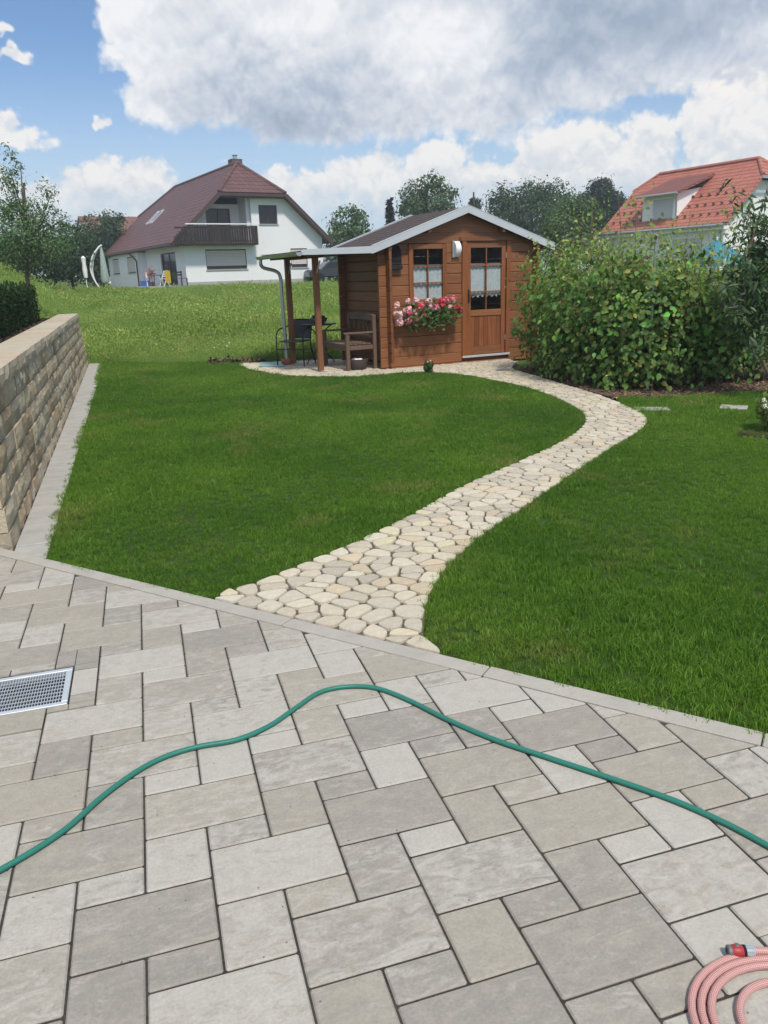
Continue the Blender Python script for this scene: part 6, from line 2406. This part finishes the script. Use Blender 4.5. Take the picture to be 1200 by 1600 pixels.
# white-flowered perennial at the lawn's edge
fl = tag(empty('white_flower_bush', (3.76, 7.15, 0)), 'low bushy plant with small white flowers at the lawn edge', 'plant')
n = 520
d = rpz.normal(size=(n, 3)); d /= np.linalg.norm(d, axis=1, keepdims=True)
P = d * np.array([.24, .22, .20]) * rpz.uniform(.5, 1, (n, 1)) + np.array([0, 0, .22])
tag(link('foliage', leaves('foliage', P, d + rpz.normal(0, .4, (n, 3)) + np.array([0, 0, .3]), rpz.uniform(.05, .09, n), leafcols(n, (.15, .21, .06), .25, rpz), LEAF6, rpz, .2, .8), M_LEAF, fl), kind='stuff')
bmw = blossom_mesh('flower', (.82, .82, .76), 18, .022, 9)
for k in range(13):
    d = rpz.normal(size=3); d[1] = -abs(d[1]); d[2] = abs(d[2]) + .2; d /= np.linalg.norm(d)
    link('flower', bmw, M_PETAL, fl, tuple(d * np.array([.26, .24, .23]) + np.array([0, 0, .22])))
tag(link('bare_patch', MB().prism([(3.70 + .33 * math.cos(a) * (1 + .12 * math.sin(3 * a)), 7.05 + .28 * math.sin(a)) for a in np.linspace(0, 6.283, 18, endpoint=False)], 'z', -.01, .012).mesh('bare_patch'), M_SOIL), 'bare patch of soil under the white flowers', 'soil', kind='structure')

# clipped hedge in the bed behind the wall
hd = WA + WD * 7.4 - WN * 1.0
bh = tag(empty('clipped_hedge', (hd[0], hd[1], .92), math.atan2(WD[1], WD[0])), 'dark green clipped hedge in the bed behind the stone wall', 'hedge')
rh_ = np.random.default_rng(52)
n = 15000
f = rh_.random(n)
xx = rh_.uniform(-3.6, 3.1, n)
top = .56 + .05 * np.sin(xx * 5) + .04 * np.sin(xx * 11.3)
side = rh_.random(n)
yy_ = np.where(side < .6, -.36 + .10 * np.abs(rh_.normal(0, 1, n)), rh_.uniform(-.36, .36, n))
zz_ = np.where(side < .6, rh_.uniform(.02, 1, n) * top, top - .12 * np.abs(rh_.normal(0, .7, n)))
endm = rh_.random(n) < .1
xx[endm] = 3.1 + rh_.normal(0, .05, endm.sum()); yy_[endm] = rh_.uniform(-.36, .36, endm.sum()); zz_[endm] = rh_.uniform(.02, .56, endm.sum())
P = np.c_[xx, yy_ + .03 * np.sin(xx * 6), zz_]
N = np.c_[rh_.normal(0, .4, n) + .4 * endm, np.where(side < .6, -.8, 0) + rh_.normal(0, .4, n), rh_.normal(.5, .3, n)]
link('foliage', leaves('foliage', P, N, rh_.uniform(.03, .06, n), leafcols(n, (.026, .052, .020), .3, rh_), LEAF2, rh_, -1.2, 1.0), M_LEAF, bh)
nsh = 420
xs_ = rh_.uniform(-3.6, 3.15, nsh)
P2 = np.c_[xs_, rh_.uniform(-.36, .34, nsh), .50 + rh_.uniform(0, .12, nsh)]
link('young_shoots', leaves('young_shoots', P2, np.c_[rh_.normal(0, 1, nsh), rh_.normal(0, 1, nsh), rh_.normal(0, .2, nsh)], rh_.uniform(.05, .11, nsh), leafcols(nsh, (.045, .085, .03), .25, rh_), LANCE, rh_, -3.0, 2.2), M_LEAF, bh)
for k in range(14):
    x = -3.4 + k * .5
    MB().tube([(x, 0, -.02), (x + .02, .03, .3)], .012, 5).build('stem', M_BARK, bh)

# loose bark chips on the beds, too many to count
rc_ = np.random.default_rng(66)
pts = np.vstack([rc_.uniform((2.2, 9.2), (6, 13), (9000, 2))])
MP = [(2.25, 12.75), (2.42, 11.9), (2.62, 10.8), (2.80, 9.9), (2.90, 9.42), (3.62, 9.28), (4.82, 9.48), (6, 9.7), (6, 10.6), (3.4, 11), (3.1, 13)]
pts = pts[inpoly(pts, MP)]
n = len(pts)
me = leaves('bark_chips', np.c_[pts, np.full(n, .002)], np.tile((0, 0, 1.0), (n, 1)) + rc_.normal(0, .3, (n, 3)), rc_.uniform(.02, .065, n), leafcols(n, (.20, .145, .095), .35, rc_), LEAF2, rc_, 0, .7)
tag(link('bark_chips', me, leafmat('bark_chip', .9, 0, .1)), 'loose bark chips strewn on the raspberry bed', 'mulch', kind='stuff')
s_ = rc_.uniform(1.0, WL - .1, 4500); d_ = rc_.uniform(-1.7, -.42, 4500)
pp_ = WA[None] + WD[None] * s_[:, None] + WN[None] * d_[:, None]
me = leaves('bark_chips', np.c_[pp_, np.full(4500, .93)], np.tile((0, 0, 1.0), (4500, 1)) + rc_.normal(0, .3, (4500, 3)), rc_.uniform(.02, .07, 4500), leafcols(4500, (.07, .05, .04), .4, rc_), LEAF2, rc_, 0, .7)
tag(link('bark_chips', me, MATS['bark_chip']), 'dark bark chips strewn on the bed behind the stone wall', 'mulch', kind='stuff')
# rough turned-up clods at the lawn's far edge
n = 700
xs_ = rc_.uniform(-3.3, -2.2, n); ys_ = 15.05 + rc_.normal(0, .07, n) - .12 * (xs_ + 2.7)
me = leaves('loose_clods', np.c_[xs_, ys_, np.abs(rc_.normal(.02, .03, n))], rc_.normal(0, 1, (n, 3)), rc_.uniform(.03, .09, n), leafcols(n, (.11, .10, .055), .35, rc_), LEAF2, rc_, 0, 1.2)
tag(link('loose_clods', me, MATS['bark_chip']), 'strip of loose clods and dry grass at the far edge of the lawn', 'soil', kind='stuff')

# ------------------------------------------------------------------ stepping slabs in the lawn
for k, (a, b, lab) in enumerate((((992, 640), (1046, 640), 'pale stepping slab sunk in the lawn beside the bend of the path'), ((1125, 636), (1168, 638), 'pale slab in the lawn near the white flowers'))):
    p0, p1 = G(*a), G(*b)
    q = (p0 + p1) / 2
    L = np.linalg.norm(p1 - p0) / 2
    o = MB().box((-L, -.11, -.02), (L, .11, .014)).build('stepping_slab', M_SLAB, None, bevel=.008, loc=(q[0], q[1], 0), rz=math.atan2(p1[1] - p0[1], p1[0] - p0[0]))
    tag(o, lab, 'slab', 'slabs in the lawn')

# ------------------------------------------------------------------ hoses
def hose_mat(name, c1, c2, sx, sy):
    m, t, p = material(name)
    uvn = t.new('ShaderNodeUVMap')
    mp = t.mapping(uvn.outputs[0], (sx, sy, 1))
    s = t.new('ShaderNodeSeparateXYZ'); t.l.new(mp, s.inputs[0])
    a = t.m('SINE', t.m('MULTIPLY', t.m('ADD', s.outputs[0], s.outputs[1]), 6.283))
    b = t.m('SINE', t.m('MULTIPLY', t.m('SUBTRACT', s.outputs[0], s.outputs[1]), 6.283))
    f = t.ss(t.m('MULTIPLY', a, b), -.2, .6)
    t.put(p.inputs['Base Color'], t.mix(f, c1, c2))
    p.inputs['Roughness'].default_value = .38
    p.inputs['Specular IOR Level'].default_value = .5
    bump(t, p, f, .0006)
    return m


M_HOSEG = hose_mat('green_hose', (.010, .135, .10), (.03, .25, .19), 6, 120)
M_HOSEP = hose_mat('pink_hose', (.42, .20, .185), (.68, .43, .39), 7, 110)
HPX = [(-60, 1392), (0, 1360), (60, 1325), (110, 1290), (160, 1245), (215, 1205), (260, 1182), (310, 1167), (370, 1156), (420, 1135), (460, 1108), (500, 1082), (545, 1073), (590, 1076), (640, 1095), (700, 1125), (770, 1155), (850, 1182), (950, 1215), (1050, 1250), (1130, 1285), (1200, 1322), (1270, 1362)]
HRAD = .0088
pts = [tuple(G(x, y, HRAD)) for x, y in HPX]
pts = [(p[0], p[1], HRAD + .001) for p in pts]
o = MB().tube(spline(pts, 10), HRAD, 12, uv=True).build('garden_hose', M_HOSEG, None, smooth_=True)
tag(o, 'green braided garden hose snaking across the terrace', 'hose')

# pink hose coil with its quick connector
cc = np.array([0.835, 1.215])
coil = []
turns = [(.205, .0), (.183, .002), (.158, .004)]
for k, (r0, _) in enumerate(turns):
    for a in np.linspace(0, 2 * math.pi, 40, endpoint=False):
        f = (k + a / (2 * math.pi))
        r = np.interp(f, [0, 1, 2, 3], [.224, .204, .184, .162])
        coil.append((cc[0] + r * math.cos(a - .2), cc[1] + r * .80 * math.sin(a - .2), .0092))
hz2 = tag(empty('hose_coil', (0, 0, 0)), 'coil of pink braided hose with a red quick connector on the terrace', 'hose')
MB().tube(coil, .0088, 10, uv=True).build('hose', M_HOSEP, hz2, smooth_=True)
inner = [(cc[0] + .115 * math.cos(a), cc[1] + .10 * math.sin(a), .0092) for a in np.linspace(.6, 5.6, 40)]
MB().tube(inner, .0088, 10, uv=True).build('hose', M_HOSEP, hz2, smooth_=True)
# straight end with the connector
e0 = G(1137, 1486, .016); e1 = G(1205, 1486, .016)
ax = Vector(e1 - e0).normalized()
tail = spline([tuple(e0 + np.array(ax) * .055), tuple(e0 + np.array(ax) * .13), (e1[0] + .07, e1[1] - .01, .02), (e1[0] + .17, e1[1] - .10, .012), (cc[0] + .23, cc[1] + .02, .0092)], 8)
MB().tube(tail, .0085, 10, uv=True).build('hose', M_HOSEP, hz2, smooth_=True)
CS = 0.98
Mx = ax.to_track_quat('Z', 'Y').to_matrix() * CS
M_RED = plain('red_plastic', (.33, .03, .033), .45)
M_GREY2 = plain('grey_connector', (.13, .135, .14), .5)
M_LGREY = plain('light_grey_connector', (.33, .36, .39), .5)
c0 = tuple(e0)
MB().lathe([(.006, .001), (.0065, -.002), (.0105, -.002), (.0135, 0), (.014, .004), (.0135, .008), (.006, .008)], 20, c0, Mx).build('mouth', M_GREY2, hz2, smooth_=True)
MB().lathe([(.0125, .008), (.0145, .012), (.0150, .022), (.0145, .032), (.0125, .035)], 20, c0, Mx).build('grip', M_RED, hz2, smooth_=True)
MB().lathe([(.0128, .035), (.0140, .036), (.0140, .040), (.0128, .041)], 20, c0, Mx).build('seal_ring', M_BLACK, hz2, smooth_=True)
MB().lathe([(.0132, .041), (.0136, .045), (.0125, .058), (.0105, .062), (.008, .062)], 20, c0, Mx).build('collar', M_LGREY, hz2, smooth_=True)
for k in range(10):
    a = k * .628
    p0 = Vector(c0) + Mx @ Vector((.0136 * math.cos(a), .0136 * math.sin(a), .043))
    p1 = Vector(c0) + Mx @ Vector((.0128 * math.cos(a), .0128 * math.sin(a), .057))
    MB().bar(p0, p1, .002, .002).build('collar_rib', M_LGREY, hz2)
for a in (1.2, 4.3):
    pd = Vector(c0) + Mx @ Vector((.0143 * math.cos(a), .0143 * math.sin(a), .022))
    MB().lathe([(0, -.002), (.007, -.001), (.006, .0015), (0, .002)], 12, tuple(pd), (Mx @ Vector((math.cos(a), math.sin(a), 0))).to_track_quat('Z', 'Y').to_matrix()).build('grip_pad', M_GREY2, hz2, smooth_=True)

# ------------------------------------------------------------------ thin haze volume, added to stand in for the lens's veiling glare
m = bpy.data.materials.new('haze_air')
m.use_nodes = True
nt = m.node_tree
nt.nodes.remove(nt.nodes['Principled BSDF'])
pv = nt.nodes.new('ShaderNodeVolumePrincipled')
pv.inputs['Color'].default_value = (0.86, 0.93, 1.0, 1)
pv.inputs['Density'].default_value = 0.0013
pv.inputs['Anisotropy'].default_value = 0.2
nt.links.new(pv.outputs[0], nt.nodes['Material Output'].inputs['Volume'])
tag(MB().box((gx[0] - 5, gy[0] - 5, -1.8), (gx[-1] + 5, gy[-1] + 5, 14.0)).build('haze', m), 'thin haze added over the meadow and houses in place of lens glare', 'haze', kind='stuff')
